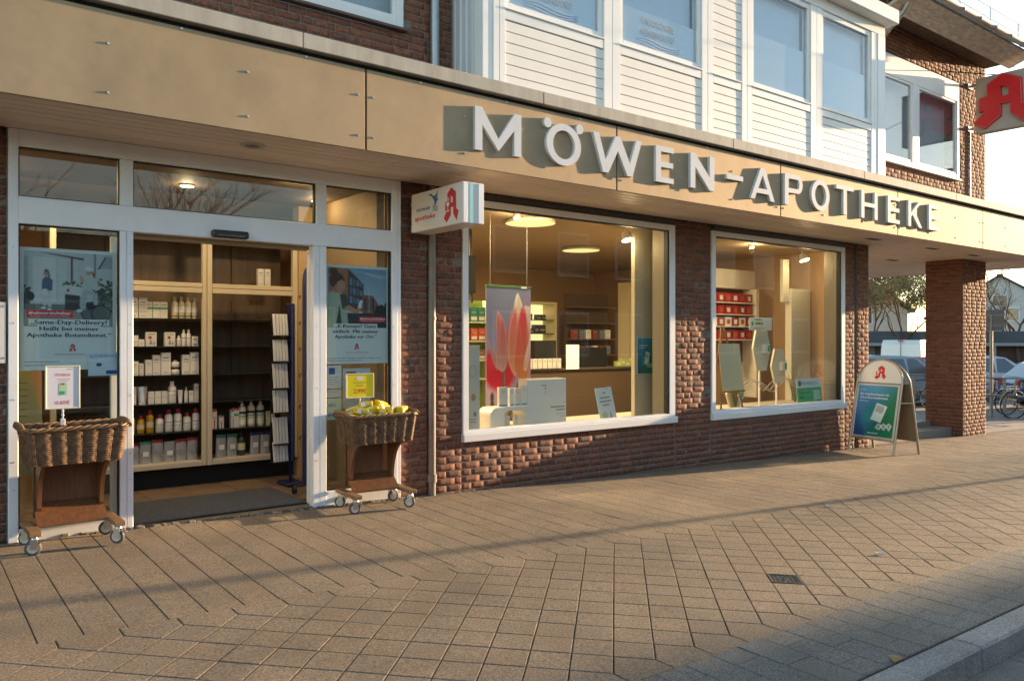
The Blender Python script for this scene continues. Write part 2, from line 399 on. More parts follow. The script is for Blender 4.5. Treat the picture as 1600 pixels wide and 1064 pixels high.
def sheet(name, xs, ys, zf, m, parent=None, **k):
    vs = [(x, y, zf(x, y)) for y in ys for x in xs]; nx = len(xs)
    fs = [(j*nx+i, j*nx+i+1, (j+1)*nx+i+1, (j+1)*nx+i) for j in range(len(ys)-1) for i in range(nx-1)]
    return MB().add(vs, fs).build(name, m, parent, **k)
GX = [-12, -6, 0, 3, 6, 9, 12, 16, 20, 26, 60, 120]
sheet('ground', [-300, -40, -12, 26, 120, 400], [-300, -60, 0, 60, 400], lambda x, y: -1.3, EARTH, kind='structure')
pave = thing('pavement', None, None, (0, 0, 0)); pave['kind'] = 'structure'
sheet('joint_bed', GX, [-4.815, -3.6, -2.4, -1.2, 0, .12], lambda x, y: zg(x, y)-.009, JOINT, pave)

def paver_mesh(poly, name, m, ch=.0045, dep=.05):
    n = len(poly); c = Vector((sum(p[0] for p in poly)/n, sum(p[1] for p in poly)/n))
    ins = [tuple(c+(Vector(p)-c)*(1-ch/max(.05, (Vector(p)-c).length)*1.3)) for p in poly]
    vs = [(p[0], p[1], 0) for p in ins]+[(p[0], p[1], -.004) for p in poly]+[(p[0], p[1], -dep) for p in poly]
    fs = [tuple(range(n))]+[(i+n, (i+1) % n+n, (i+1) % n, i) for i in range(n)]+[(i+2*n, (i+1) % n+2*n, (i+1) % n+n, i+n) for i in range(n)]
    return MB().add(vs, fs), name, m
rp = random.Random(3)
SP = .205; J = .0016
def rect(w, h): return [(-w/2, -h/2), (w/2, -h/2), (w/2, h/2), (-w/2, h/2)]
KA = paver_mesh(rect(SP-2*J, .3121-1.2*J), 'paver', PAVER); KAh = paver_mesh(rect(SP-2*J, .156-1.2*J), 'paver', PAVER)
HD = .145
dj = J*1.5
KB = paver_mesh([(0, -HD+dj), (HD-dj, 0), (0, HD-dj), (-HD+dj, 0)], 'paver', PAVER)
KH = paver_mesh([(-HD+J, .12-J), (-HD+J, 0), (0, -HD+dj), (HD-J, 0), (HD-J, .12-J)], 'paver', PAVER)       # bishop's hat, straight edge up
KC = paver_mesh(rect(SP-2*J, .289-1.2*J), 'paver', PAVERG); KCh = paver_mesh(rect(SP-2*J, .144-1.2*J), 'paver', PAVERG)
COVER = (4.705, -3.675)
slots = []
i0 = -16
for i in range(i0, 150):
    x = .57+SP*(i+.5)
    y = -2.252; odd = i % 2
    seq = ([.156]+[.3121]*6+[.156]) if odd else [.3121]*7
    for s_ in seq:
        slots.append((KA if s_ > .2 else KAh, x, y+s_/2, 0)); y += s_
    seq = [.144, .289, .144] if odd else [.289]*2
    y = -4.235
    for s_ in seq:
        slots.append((KC if s_ > .2 else KCh, x, y-s_/2, 0)); y -= s_
X0 = .645-.29*12
for i in range(0, 125):
    xc = X0+.29*(i+.5)
    slots.append((KH, xc, -2.37, 0)); slots.append((KH, xc, -4.113, math.pi))
    for r in range(1, 12):
        slots.append((KB, X0+.29*i+(0 if r % 2 else HD), -2.37-HD*r, 0))
def slope_M(x, y, rz, jit=True):
    e = .1; dx = (zg(x+e, y)-zg(x-e, y))/(2*e); dy = (zg(x, y+e)-zg(x, y-e))/(2*e)
    n = Vector((-dx+(rp.gauss(0, .0018) if jit else 0), -dy+(rp.gauss(0, .0018) if jit else 0), 1)).normalized()
    u = Vector((1, 0, 0)); u = (u-n*u.dot(n)).normalized(); v = n.cross(u)
    return Matrix(((u.x, v.x, n.x, x), (u.y, v.y, n.y, y), (u.z, v.z, n.z, zg(x, y)+(rp.gauss(0, .0006) if jit else 0)), (0, 0, 0, 1))) @ RZ(rz)
items = []
for k, x, y, rz in slots:
    if abs(x-COVER[0])+abs(y-COVER[1]) < .02 and k[0] is KB[0]: continue
    w = inview((x, y, zg(x, y)), 1.08); items.append((w, k, slope_M(x, y, rz)))
items.sort(key=lambda t: -t[0])
PM = {}
for w, k, M in items[:300]:
    if id(k[0]) not in PM: PM[id(k[0])] = k[0].mesh('paver', k[2])
    inst('paver', PM[id(k[0])], pave, M)
rest, restg = MB(), MB()
for w, k, M in items[300:]:
    (restg if k[2] is PAVERG else rest).add(k[0].v, k[0].f, M)
rest.build('small_pavers', PAVER, pave, kind='stuff'); restg.build('edge_pavers', PAVERG, pave, kind='stuff')

# rough mortar and cobble strip along the threshold
cob = MB(); rc = random.Random(5); x = 1.0
while x < 4.0:
    w = rc.uniform(.03, .075)
    if rc.random() < .85: cob.box(x, x+w*.9, -.055+rc.uniform(-.015, .015), -.004, zg(x, 0)-.02, zg(x, 0)+rc.uniform(.004, .016), b=.008)
    x += w
cob.build('threshold_cobbles', mat('rough threshold stone', (.22, .19, .15), .9, var=.5, sc=60, bump=.6, bs=120), pave, kind='stuff')

kerb = thing('kerb', None, None, (0, 0, 0)); kerb['kind'] = 'structure'
zk = lambda x: zg(x, -4.81)
x = 4.502-1.0*12; n = 0
while x < 40:
    L_ = 1.0; mb = MB()
    mb.box(0, L_-.012, -.175, -.012, -.22, .0, b=.012)
    a = math.atan2(zk(x+1)-zk(x), 1)
    mb.build('kerbstone', KERB, kerb, T(x, -4.81, zk(x)+.001) @ RY(-a) @ RX(.012*rc.uniform(-1, 1))); x += L_
sheet('kerb_joint', GX[:-1], [-4.98, -4.80], lambda x, y: zk(x)-.02, JOINT, kerb)
zr = lambda x, y: zk(x)-.125+.012*min(0, (y+4.98))*(-1 if y < -7.4 else 1)*.8
sheet('road', GX, [-9.9, -7.4, -5.33, -4.9], lambda x, y: zr(x, y)-.006, ROAD, kind='structure')
gut = thing('gutter', None, None, (0, 0, 0)); gut['kind'] = 'structure'
for i in range(-20, 60):
    x = 4.3+.5*i
    MB().box(0, .492, -.30, 0, -.06, 0, b=.006).build('gutter_slab', PAVERG, gut, T(x, -4.985, zr(x, -5)+.004) @ RY(-math.atan2(zk(x+1)-zk(x), 1)))
sheet('opposite_pavement', GX, [-12.2, -9.9], lambda x, y: zk(x)-.02, PAVERG, kind='structure')
sheet('parking_lot', [12.5, 16, 20, 26, 60, 120], [.1, 1, 3, 8, 80], lambda x, y: zg(x, 0)-.012+(.002 if x > 26 else 0), YARD, kind='structure')
sheet('side_ground', [26, 120], [-9.9, .1], lambda x, y: zg(26, 0)-.02, YARD, kind='structure')

# grit and bits of leaf caught along the kerb joint and the foot of the wall
gr_ = MB(); rg_ = random.Random(9)
for i in range(900):
    x = rg_.uniform(2.5, 14); y = (-4.81+rg_.gauss(0, .02)) if i % 3 else (-.03-abs(rg_.gauss(0, .05)))
    if i % 3 == 0 and x < 4: x += 4
    s_ = rg_.uniform(.002, .006); z = zg(x, y)+.001
    gr_.add([(x-s_, y-s_*.7, z), (x+s_, y-s_*.4, z), (x+.2*s_, y+s_, z), (x, y, z+s_*.9)], [(0, 1, 3), (1, 2, 3), (2, 0, 3)])
gr_.build('grit', mat('grit', (.20, .17, .13), .9, var=.5, sc=30), pave, kind='stuff')
# inspection cover, turned with the diagonal paving
cov = thing('inspection_cover', 'small square cast iron cover with ribbed top set in the pavement near the kerb', 'drain cover', slope_M(*COVER, math.pi/4, False))
IRON = mat('cast iron', (.10, .095, .085), .6, metal=.5, var=.4, sc=40, bump=.3, bs=90)
cm = WM[cov.name]
MB().box(-.098, .098, -.098, .098, -.03, -.004, b=.003).build('lid', IRON, cov, cm)
fr = MB()
for a in range(4): fr.box(-.100, .100, .088, .1005, -.03, .003, b=.002, M=RZ(a*math.pi/2))
fr.build('frame', IRON, cov, cm)
rb = MB()
for i in range(6):
    for j in range(6):
        if 1 < i < 4 and 1 < j < 4: continue
        rb.box(-.075+.03*i-.008, -.075+.03*i+.008, -.075+.03*j-.005, -.075+.03*j+.005, -.005, .002, b=.002)
rb.box(-.022, .022, -.006, .006, -.005, .003, b=.002); rb.build('ribs', IRON, cov, cm)

# ================================================================== THE BUILDING
bld = thing('pharmacy_building', 'brick corner building with bronze canopy band and white upper bay', 'building', (0, 0, 0))
def mort(x0, x1, y0, y1, z0, z1): return MB().box(x0, x1, y0, y1, z0, z1)
wall = None
for a in ((-3, .662, .0040, .3, -.4, 2.968), (3.885, 4.195, .0040, .3, -.4, 2.968), (4.303, 4.604, .0040, .3, -.4, 2.968),
          (4.195, 4.303, .13, .3, -.4, 2.968), (4.604, 7.858, .0020, .3, -.5, .383), (7.858, 8.567, .0040, .3, -.5, 2.968),
          (8.567, 11.85, .0020, .3, -.6, .363), (11.85, 12.135, .0040, .3, -.6, 2.968), (12.225, 12.57, .0040, .3, -.6, 2.968),
          (12.135, 12.225, .11, .3, -.6, 2.968), (12.40, 12.57, .302, 8, -.6, 2.968)):
    w_ = MB().box(*a).build('ground_floor_wall', MORTAR, bld); wall = wall or w_
pil = MB().box(15.997, 16.985, .007, .70, -.7, 2.968).build('corner_pillar', MORTAR, bld)
upw = None
for a in ((-4, 2.30, .0036, .3, 3.73, 6.6), (2.30, 3.92, .0036, .3, 3.73, 4.385), (3.92, 4.52, .0036, .3, 3.73, 6.6), (2.30, 3.92, .012, .3, 5.75, 6.6),
          (11.9, 12.35, .0036, .3, 3.73, 6.6), (12.35, 15.80, .0036, .3, 3.73, 4.385), (15.80, 16.955, .0036, .3, 3.73, 6.75), (12.35, 15.80, .012, .3, 6.22, 6.75),
          (16.65, 16.955, .302, 9, 3.73, 6.75)):
    w_ = MB().box(*a).build('upper_wall', MORTAR, bld); upw = upw or w_

rb_ = random.Random(11)
def brick_variant(amp, seed, bulge, rim_y):
    rr = random.Random(seed); nx, nz = 5, 3; vs = []
    for j in range(nz):
        for i in range(nx):
            x = -.105+.21*i/(nx-1); z = -.0302+.0604*j/(nz-1); rim = i in (0, nx-1) or j in (0, nz-1)
            y = (rim_y if rim else -bulge)+rr.uniform(-1, 1)*amp*(.5 if rim else 1)
            if not rim: x += rr.uniform(-.012, .012)
            else: x += rr.uniform(-.0025, .0025); z += rr.uniform(-.002, .002)
            vs.append((x, y, z))
    fs = [(j*nx+i, j*nx+i+1, (j+1)*nx+i+1, (j+1)*nx+i) for j in range(nz-1) for i in range(nx-1)]
    ring = [i for i in range(nx)]+[nx*2-1, nx*3-1]+[nx*3-2-i for i in range(nx-1)]+[nx]
    b = len(vs); vs += [(vs[r][0], .03, vs[r][2]) for r in ring]; m = len(ring)
    fs += [(ring[(q+1) % m], ring[q], b+q, b+(q+1) % m) for q in range(m)]
    mb = MB().add(vs, fs); mb.sm = [i < (nx-1)*(nz-1) for i in range(len(fs))]; return mb
VAR = {'rough': [brick_variant(.0030, 20+i, .0014, .0016) for i in range(8)], 'flat': [brick_variant(.0005, 60+i, -.0006, .0010) for i in range(6)], 'mid': [brick_variant(.0016, 90+i, .0006, .0014) for i in range(6)]}
bricks = []
def courses(x0, x1, z0, z1, kind, parent, holes=(), base=Matrix(), pitch=.0712, z_origin=-.6):
    k0 = int(math.ceil((z0-z_origin)/pitch-.35)); k = k0
    while True:
        z = z_origin+pitch*(k+.5)
        if z+.03 > z1+.012: break
        rr = random.Random(k*131+int(x0*10)); x = x0; first = True
        while x < x1-.03:
            L_ = rr.choice([.21, .21, .21, .105, .21, .15]) if not first else (.105 if k % 2 else (.21 if rr.random() < .7 else .16))
            first = False; xe = min(x+L_, x1)
            if x1-xe < .05: xe = x1
            xc = (x+xe)/2
            if not any(h[0]-.02 < xc < h[1]+.02 and h[2]-.02 < z < h[3]+.02 for h in holes):
                lo, hi = x, xe
                for h in holes:
                    if h[2]-.02 < z < h[3]+.02:
                        if lo < h[0] < hi: hi = h[0]
                        if lo < h[1] < hi: lo = h[1]
                if hi-lo > .04:
                    vi = rr.randrange(len(VAR[kind])); xc = (lo+hi)/2
                    M = base @ T(xc, rr.gauss(0, .0014 if kind == 'rough' else .00025), z) @ RX(rr.gauss(0, .03 if kind == 'rough' else .008)) @ RZ(rr.gauss(0, .008 if kind == 'rough' else .002)) @ SCL((hi-lo)/.21*(1 if rr.random() < .5 else -1), 1, 1)
                    if M.determinant() < 0: M = M @ SCL(-1, 1, 1)
                    bricks.append((inview(M.translation, 1.03), kind, vi, M, parent))
            x = xe+.0105
        k += 1
for a in ((-.9, .655, -.05, 2.955), (3.889, 4.192, -.16, 2.955), (4.307, 4.600, -.17, 2.955), (7.872, 8.556, -.27, 2.955), (11.856, 12.13, -.36, 2.955), (12.23, 12.565, -.36, 2.955)):
    courses(*a, 'rough', wall)
courses(4.613, 7.850, -.26, .385, 'flat', wall); courses(8.576, 11.842, -.36, .365, 'flat', wall)
courses(16.002, 16.985, -.46, 2.955, 'mid', pil)
courses(0.005, .70, -.46, 2.955, 'flat', pil, base=T(15.99, .70, 0) @ RZ(-math.pi/2))
courses(.3, 4.47, 3.735, 4.9, 'flat', upw, holes=[(2.30, 3.92, 4.395, 7)])
courses(12.06, 16.955, 3.735, 6.72, 'mid', upw, holes=[(12.0, 15.80, 4.40, 6.20)])
bricks.sort(key=lambda t: -t[0])
BMs = {}
for w, kind, vi, M, par in bricks[:300]:
    if (kind, vi) not in BMs: BMs[kind, vi] = VAR[kind][vi].mesh('brick', BRICK)
    inst('brick', BMs[kind, vi], par, M)
accs = {}
for w, kind, vi, M, par in bricks[300:]:
    q = accs.setdefault(par.name, (par, MB()))[1]; q.add(VAR[kind][vi].v, VAR[kind][vi].f, M); q.sm[-len(VAR[kind][vi].sm):] = VAR[kind][vi].sm
for par, mb in accs.values(): mb.build('small_bricks', BRICK, par, kind='stuff')

# cream mortar slops at the pier joints: movement joints either side of the middle pier
jt = MB().box(7.856, 7.870, .006, .02, -.5, .372).box(8.558, 8.574, .006, .02, -.5, .352)
jt.build('movement_joint', BLACKR, bld)
# downpipes
dp = MB(); dp.cyl((4.249, .006, -.2), (4.249, .006, 2.96), .040, n=14)
dp.cyl((4.249, .006, .02), (4.249, .006, .10), .052, n=14); dp.cyl((4.249, .006, 1.63), (4.249, .006, 1.66), .046, n=14)
dp.build('downpipe', PIPE, bld)
dp = MB(); dp.cyl((12.18, .07, -.4), (12.18, .07, 2.96), .03, n=12); dp.build('downpipe', PIPE, bld)
dp = MB(); dp.cyl((4.238, -.07, 3.73), (4.238, -.07, 6.7), .044, n=16); dp.build('upper_downpipe', ZINC, bld)

# ---------------- canopy: core, bronze panels with screws, coping, soffit boards
B('canopy_core', DARK, bld, -3.2, 12.6, -.925, .30, 2.972, 3.70)
B('canopy_core', DARK, bld, 12.602, 19.16, -.925, 6.0, 2.972, 3.70)
B('canopy_top', COPING, bld, -3.2, 19.2, -.90, 0.0, 3.702, 3.735)
JX = [-2.67, .18, 3.031, 5.872, 8.722, 11.631, 14.47, 17.31, 19.2]
scr = MB().cyl((0, 0, 0), (0, -.007, 0), .010, .008, n=8); scr.cyl((0, -.007, 0), (0, -.009, 0), .004, n=6)
scr_me = scr.mesh('screw', STEEL)
for i in range(len(JX)-1):
    x0, x1 = JX[i]+.009, JX[i+1]-.009
    p = MB().box(0, x1-x0, -.022, 0, 0, .652, b=.002).build('fascia_panel', FASCIA, bld, T(x0, -.928, 2.957))
    xm = (x0+x1)/2
    for xs in (x0+.055, x0+.95, x1-.95, x1-.06):
        for z in (3.065, 3.39): inst('screw', scr_me, p, T(xs, -.95, z))
    for xs in (x0+.5, xm, x1-.5): inst('screw', scr_me, p, T(xs, -.95, 3.598))
B('end_panel', FASCIA, bld, 19.17, 19.19, -.93, 6, 2.957, 3.61)
x = -3.2; k = 0
CJ = [-3.2, -.84, 2.48, 4.86, 7.72, 10.62, 13.4, 16.2, 19.25]
for i in range(len(CJ)-1):
    MB().box(0, CJ[i+1]-CJ[i]-.006, -.10, 0, 0, .118, b=.005).build('coping_stone', COPING, bld, T(CJ[i], -.90, 3.643))
SJ = [-3.2, .2, 3.45, 6.7, 9.65, 12.595, 15.9, 19.16]
for i in range(len(SJ)-1):
    y = -.926; inner = SJ[i] < 12
    while y < (-.03 if inner else 5.8):
        w = .118 if y < -.5 else .245
        if not inner: w = .15
        if inner: w = min(w, -.001-y)
        MB().box(0, SJ[i+1]-SJ[i]-.004, 0, w-.017, 0, .016, b=.006).build('soffit_board', SOFFIT, bld, T(SJ[i], y, 2.955+rp.uniform(-.0012, .0012)))
        y += w
slot = MB()
for sx, sy in ((11.6, -.55), (13.6, -.5), (13.9, 1.4), (15.0, .9), (15.3, -.45), (16.8, .6)):
    slot.box(sx, sx+.34, sy, sy+.09, 2.948, 2.953)
slot.build('soffit_vent', mat('dark vent slot', (.09, .07, .055), .7), bld)
dl = MB().lathe([(.062, -.012), (.088, -.012), (.10, -.002), (.10, .0)], 24).lathe([(.062, -.012), (.055, .004)], 24)
o = dl.build('downlight', mat('brushed nickel', (.5, .45, .38), .35, metal=.6), bld, T(2.246, -.567, 2.955))
MB().lathe([(0, -.004), (.06, -.004)], 20).build('lens', mat('unlit lamp glass', (.25, .22, .18), .15), o, T(2.246, -.567, 2.955))

# ---------------- entrance screen
ent = MB()
for a in ((.666, .729, -.035, .055, -.06, 2.952), (1.401, 1.449, -.035, .055, -.07, 2.27), (1.4515, 1.497, -.035, .055, -.07, 2.27), (2.984, 3.046, -.035, .055, -.10, 2.27), (3.0495, 3.112, -.035, .055, -.10, 2.27),
          (3.781, 3.842, -.035, .055, -.12, 2.952), (3.8445, 3.881, -.03, .055, -.12, 2.952),
          (.7295, 3.7805, -.037, .075, 2.271, 2.468), (.7295, 3.7805, -.035, .055, 2.828, 2.952),
          (1.401, 1.497, -.0345, .05, 2.469, 2.827), (3.014, 3.112, -.0345, .05, 2.469, 2.827),
          (.7295, 1.4005, -.03, .05, -.06, .063), (3.1125, 3.7805, -.03, .05, -.11, .063)):
    ent.box(*a, b=.004)
ef = ent.build('entrance_frame', WHITE, bld)
sc_ = MB()
for z in (.35, .55, 1.0, 1.55, 2.1):
    for x in (.698, 1.474, 3.02, 3.80): sc_.cyl((x, -.035, z), (x, -.0375, z), .005, n=6)
sc_.build('frame_screws', STEEL, ef)
for x0, x1, z0, z1 in ((.7292, 1.401, .063, 2.271), (3.112, 3.781, .063, 2.271), (.729, 1.401, 2.468, 2.828), (1.497, 3.014, 2.468, 2.828), (3.112, 3.781, 2.468, 2.828)):
    g = MB()
    for a in ((x0+.0005, x0+.009, -.012, .03, z0+.0005, z1-.0005), (x1-.009, x1-.0005, -.012, .03, z0+.0005, z1-.0005), (x0+.01, x1-.01, -.012, .03, z0+.0005, z0+.009), (x0+.01, x1-.01, -.012, .03, z1-.009, z1-.0005)): g.box(*a)
    go = g.build('gasket', BLACKR, bld)
    B('pane', GLASS, go, x0+.003, x1-.003, .008, .016, z0+.003, z1-.003)
o = MB().box(2.085, 2.385, -.105, -.038, 2.276, 2.335, b=.012).build('door_sensor', BLACKP, bld)
MB().box(2.12, 2.35, -.108, -.104, 2.284, 2.30, b=.002).build('sensor_lens', mat('dark lens', (.01, .01, .012), .08), o)
# opened sliding leaf edges and bronze reveal of the opening
B('door_track', mat('bronze reveal', (.30, .21, .11), .4, metal=.3), bld, 1.498, 2.983, .058, .14, 2.235, 2.27)
for x0, x1 in ((1.36, 1.492), (2.99, 3.12)):
    l_ = MB().box(x0, x1, .085, .125, -.05, 2.235, b=.004).build('sliding_door_edge', WHITE, bld)

# ---------------- shop windows
def shop_window(x0, x1, zb, zs, zt, il, ir, ib, gb):
    f = MB()
    f.box(x0, il, -.018, .075, zs, zt, b=.004); f.box(ir, x1, -.018, .075, zs, zt, b=.004)
    f.box(il+.0005, ir-.0005, -.0175, .075, zs, ib, b=.004); f.box(il+.0005, ir-.0005, -.0175, .075, zt-.07, zt, b=.004)
    o = f.build('shop_window_frame', WHITE, bld)
    MB().box(x0-.012, x1+.012, -.052, .06, zb, zs-.002, b=.006).build('window_sill', WHITE2, o)
    g = MB(); g.box(il+.001, il+.010, -.004, .06, ib, zt-.071); g.box(ir-.028, ir-.001, -.004, .06, ib, zt-.071); g.box(il+.011, ir-.029, -.004, .06, zt-.082, zt-.0715)
    g.build('gasket', BLACKR, o)
    B('pane', GLASS, o, il+.004, ir-.004, .034, .042, ib+.002, zt-.075)
    for ja, jb in ((ir+.03, x1+.004), (x0-.001, il-.03)): MB().box(ja, jb, .076, .302, zs-.02, 2.94).build('jamb_lining', mat('cream jamb', (.19, .16, .115), .6), o)
    b = MB().box(x0, x1, -.012, .07, zt+.001, 2.951); b.box(x0+.02, x1-.02, -.03, -.013, zt+.02, 2.945, b=.006); b.build('roller_blind_box', mat('dark blind box', (.055, .05, .045), .5), o)
shop_window(4.612, 7.848, .388, .470, 2.875, 4.679, 7.745, .503, .05)
shop_window(8.577, 11.838, .368, .450, 2.875, 8.655, 11.735, .495, .05)

# ---------------- white upper bay
bay = MB()
PX = [(4.60, 4.747), (6.08, 6.33), (7.71, 7.925), (8.49, 8.70), (10.03, 10.31), (11.64, 11.81)]
for a, b in PX:
    m = (a+b)/2
    bay.box(a, m-.002, -.552, -.42, 3.736, 6.05, b=.004); bay.box(m+.002, b, -.552, -.42, 3.736, 6.05, b=.004)
bay.box(4.478, 4.598, -.545, -.40, 3.736, 6.05, b=.004); bay.box(11.812, 12.03, -.560, -.02, 3.736, 6.05, b=.005)
bays = [(4.747, 6.08, 1), (6.33, 7.71, 1), (7.925, 8.49, 0), (8.70, 10.03, 1), (10.31, 11.64, 1)]
for a, b, win in bays:
    bay.box(a+.0005, b-.0005, -.549, -.42, 4.56, 4.655, b=.004)
    bay.box(a-.01, b+.005, -.566, -.42, 4.657, 4.672, b=.003)
bay.box(4.478, 12.03, -.556, -.40, 6.052, 6.20, b=.004)
bf = bay.build('bay_frame', WHITE2, bld)
for a, b, win in bays:
    for z0, z1 in (((3.70, 4.555),) if win else ((3.70, 4.555), (4.675, 6.045))):
        z = z0
        while z < z1-.01:
            h = min(.107, z1-z)
            MB().add([(0, .016, 0), (b-a, .016, 0), (0, 0, .004), (b-a, 0, .004), (0, .002, h-.006), (b-a, .002, h-.006), (0, .016, h-.001), (b-a, .016, h-.001)],
                     [(0, 1, 3, 2), (2, 3, 5, 4), (4, 5, 7, 6)]).build('siding_board', SIDING, bf, T(a, -.540, z)); z += h
    MB().box(a, b, -.522, -.50, 3.70, 4.56).build('panel_back', MORTAR, bf)
    if win:
        s = MB()
        for q in ((a+.002, a+.055, 4.675, 6.05), (b-.062, b-.002, 4.675, 6.05), (a+.0555, b-.0625, 4.6752, 4.735), (a+.0555, b-.0625, 5.975, 6.048)): s.box(q[0], q[1], -.534, -.45, q[2], q[3], b=.005)
        s = s.build('bay_window', WHITE2, bld)
        B('pane', FILMG, s, a+.057, b-.064, -.505, -.497, 4.737, 5.973)
        B('privacy_film', mat('frosted blue film', (.78, .88, .94), .6), s, a+.058, b-.065, -.492, -.489, 4.738, 5.146 if a < 7 else 5.38)
        B('pane_backing', mat('sky tone backing', (.72, .80, .88), .8), s, a+.04, b-.05, -.40, -.38, 4.70, 6.0)  # sheet added behind the glass, the mirrored sky put into its colour
        if a < 7:
            M = face((a+b)/2-.03, -.5065, 4.885)
            fi = mat('grey film lettering', (.22, .30, .38), .6)
            text('UROLOGIE', .078, fi, s, M @ T(0, .125, 0), width=.54); text('HEIKENDORF', .074, fi, s, M, width=.56)
            for q in range(3):
                pts = [(-.36+.72*t/12, -.05-.03*q+.016*math.sin(t*.55+q*.5)) for t in range(13)]
                MB().poly(pts+[(p[0], p[1]-.007-.004*math.sin(t/12*3.14)) for t, p in reversed(list(enumerate(pts)))], 0, T(0, 0, .0006)).build('wave_line', mat('film blue wave', (.25, .40, .62), .6), s, M)
# corrugated cladding on the bay's left side
cl = MB(); y = -.40; i = 0; pr = []
while y < .0:
    for dx, dy in ((0, .0), (0, .045), (-.014, .055), (-.014, .09)): pr.append((4.50+dx, y+dy))
    y += .10
vs = [(p[0], p[1], z) for z in (3.736, 6.2) for p in pr]; n = len(pr)
cl.add(vs, [(i, i+1, n+i+1, n+i) for i in range(n-1)]); cl.build('corrugated_cladding', mat('white sheet in shade', (.60, .62, .64), .45, var=.05, sc=2), bld)  # white sheet, its bluish shade is put into the colour
B('bay_core', mat('room dark', (.05, .05, .055), .9), bld, 4.52, 12.0, -.37, .0, 3.74, 6.2)
B('bay_roof', WHITE2, bld, 4.35, 12.10, -.74, .0, 6.205, 6.42, b=.01)
# ---------------- plain upper windows
def upper_window(x0, x1, z0, z1, mulls, head, sill):
    f = MB(); d = .07
    f.box(x0, x0+d, -.022, .06, z0, z1, b=.004); f.box(x1-d, x1, -.022, .06, z0, z1, b=.004)
    f.box(x0+d, x1-d, -.0215, .06, z0, z0+d, b=.004); f.box(x0+d, x1-d, -.0215, .06, z1-d-head, z1, b=.004)
    for a, b in mulls: f.box(a, b, -.021, .05, z0+d, z1-d-head, b=.004)
    s = f.build('upper_window', WHITE2, bld)
    xs = [x0+d]+[q for m in mulls for q in m]+[x1-d]
    for i in range(0, len(xs), 2):
        k = MB(); a, b = xs[i], xs[i+1]; zt = z1-d-head; zb = z0+d; w = .045
        for q in ((a, a+w, zb, zt), (b-w, b, zb, zt), (a+w, b-w, zb, zb+w), (a+w, b-w, zt-w, zt)): k.box(q[0]+.0005, q[1]-.0005, -.012, .05, q[2]+.0005, q[3]-.0005, b=.004)
        k.build('sash', WHITE2, s)
        B('pane', FILMG, s, a+w-.003, b-w+.003, .012, .02, zb+w-.003, zt-w+.003)
    B('room', mat('sky pale backing', (.55, .57, .60), .9), s, x0+.02, x1-.02, .24, .29, z0, z1)  # backing added so the panes show pale, like reflected sky
    MB().box(x0-.03, x1+.03, -.06, .02, z0-.03, z0-.002, b=.004).build('sill', sill, s)
upper_window(2.305, 3.915, 4.425, 5.745, [(3.05, 3.12)], 0, mat('brown metal sill', (.10, .055, .04), .5))
upper_window(12.36, 15.78, 4.42, 6.21, [(14.0, 14.22)], .28, WHITE2)
# ---------------- eaves, gutter and tiled roof edge on the right
EAVE = mat('stained eaves board', (.60, .53, .46), .75, var=.4, sc=5, stretch=(1.2, 4, 4), bump=.2, bs=60)
def slab(pts, x0, x1, nm, m, M=None):      # extrude a y,z outline along x
    mb = MB(); n = len(pts); vs = [(x, p[0], p[1]) for x in (x0, x1) for p in pts]
    mb.add(vs, [(i, (i+1) % n, n+(i+1) % n, n+i) for i in range(n)]+[tuple(range(n))[::-1], tuple(range(n, 2*n))]); return mb.build(nm, m, bld, M)
slab([(-.46, 6.58), (-.86, 6.71), (-.86, 6.76), (-.46, 6.63)][::-1], 12.24, 16.85, 'eaves_board', EAVE)
slab([(-.50, 6.64), (-.50, 6.76), (.30, 6.76), (.30, 6.74), (-.455, 6.74), (-.455, 6.635)], 12.24, 17.0, 'eaves_box', mat('dark timber soffit', (.10, .06, .04), .8, var=.3, sc=8))
slab([(-.90, 6.81), (.8, 8.0), (.8, 8.05), (-.92, 6.86)], 4, 16.95, 'roof', mat('dark roof tile', (.06, .055, .05), .7, var=.4, sc=6, bump=.5, bs=20))
gt = MB(); pr = [(math.cos(R(a)), math.sin(R(a))) for a in range(180, 361, 20)]
pts = [(-.93+.065*c, 6.80+.065*s) for c, s in pr]+[(-.93+.060*c, 6.80+.060*s) for c, s in reversed(pr)]
slab(pts, 12.2, 16.95, 'gutter', ZINC)
bk = MB(); x = 12.5
while x < 16.9:
    bk.tube([(x, -.93+.069*math.cos(R(a)), 6.80+.069*math.sin(R(a))) for a in range(178, 372, 16)], .006, 5); x += .62
bk.build('gutter_brackets', STEEL, bld)
tl = MB(); x = 12.3
while x < 16.8:
    for r in range(6):
        M = T(x, -.84+.25*r, 6.89+.175*r) @ RX(R(35)); tl.box(0, .27, 0, .28, 0, .03, b=.012, M=M)
    x += .29
tl.build('roof_tiles', mat('old tile', (.10, .085, .07), .8, var=.5, sc=7), bld)
sg = MB()
x = 12.4
for z in (7.10, 7.30): sg.tube([(12.3, -.72, z), (17.1, -.72, z)], .009, 5)
while x < 17.1:
    sg.tube([(x, -.72, 6.98), (x, -.72, 7.32)], .005, 4); x += .075
for x in (13, 14.2, 15.4, 16.6): sg.box(x, x+.02, -.725, -.70, 6.93, 7.34)
sg.build('snow_guard', STEEL, bld)
MB().tube([(12.50, -.66, 6.95), (12.50, -.66, 6.66), (12.50, -.62, 6.56), (12.50, -.34, 6.32), (12.48, -.16, 6.14), (12.38, -.07, 6.02), (12.2, -.06, 5.9), (12.16, -.06, 5.7), (12.16, -.06, 3.74)], .045, 12).build('bent_downpipe', ZINC, bld)
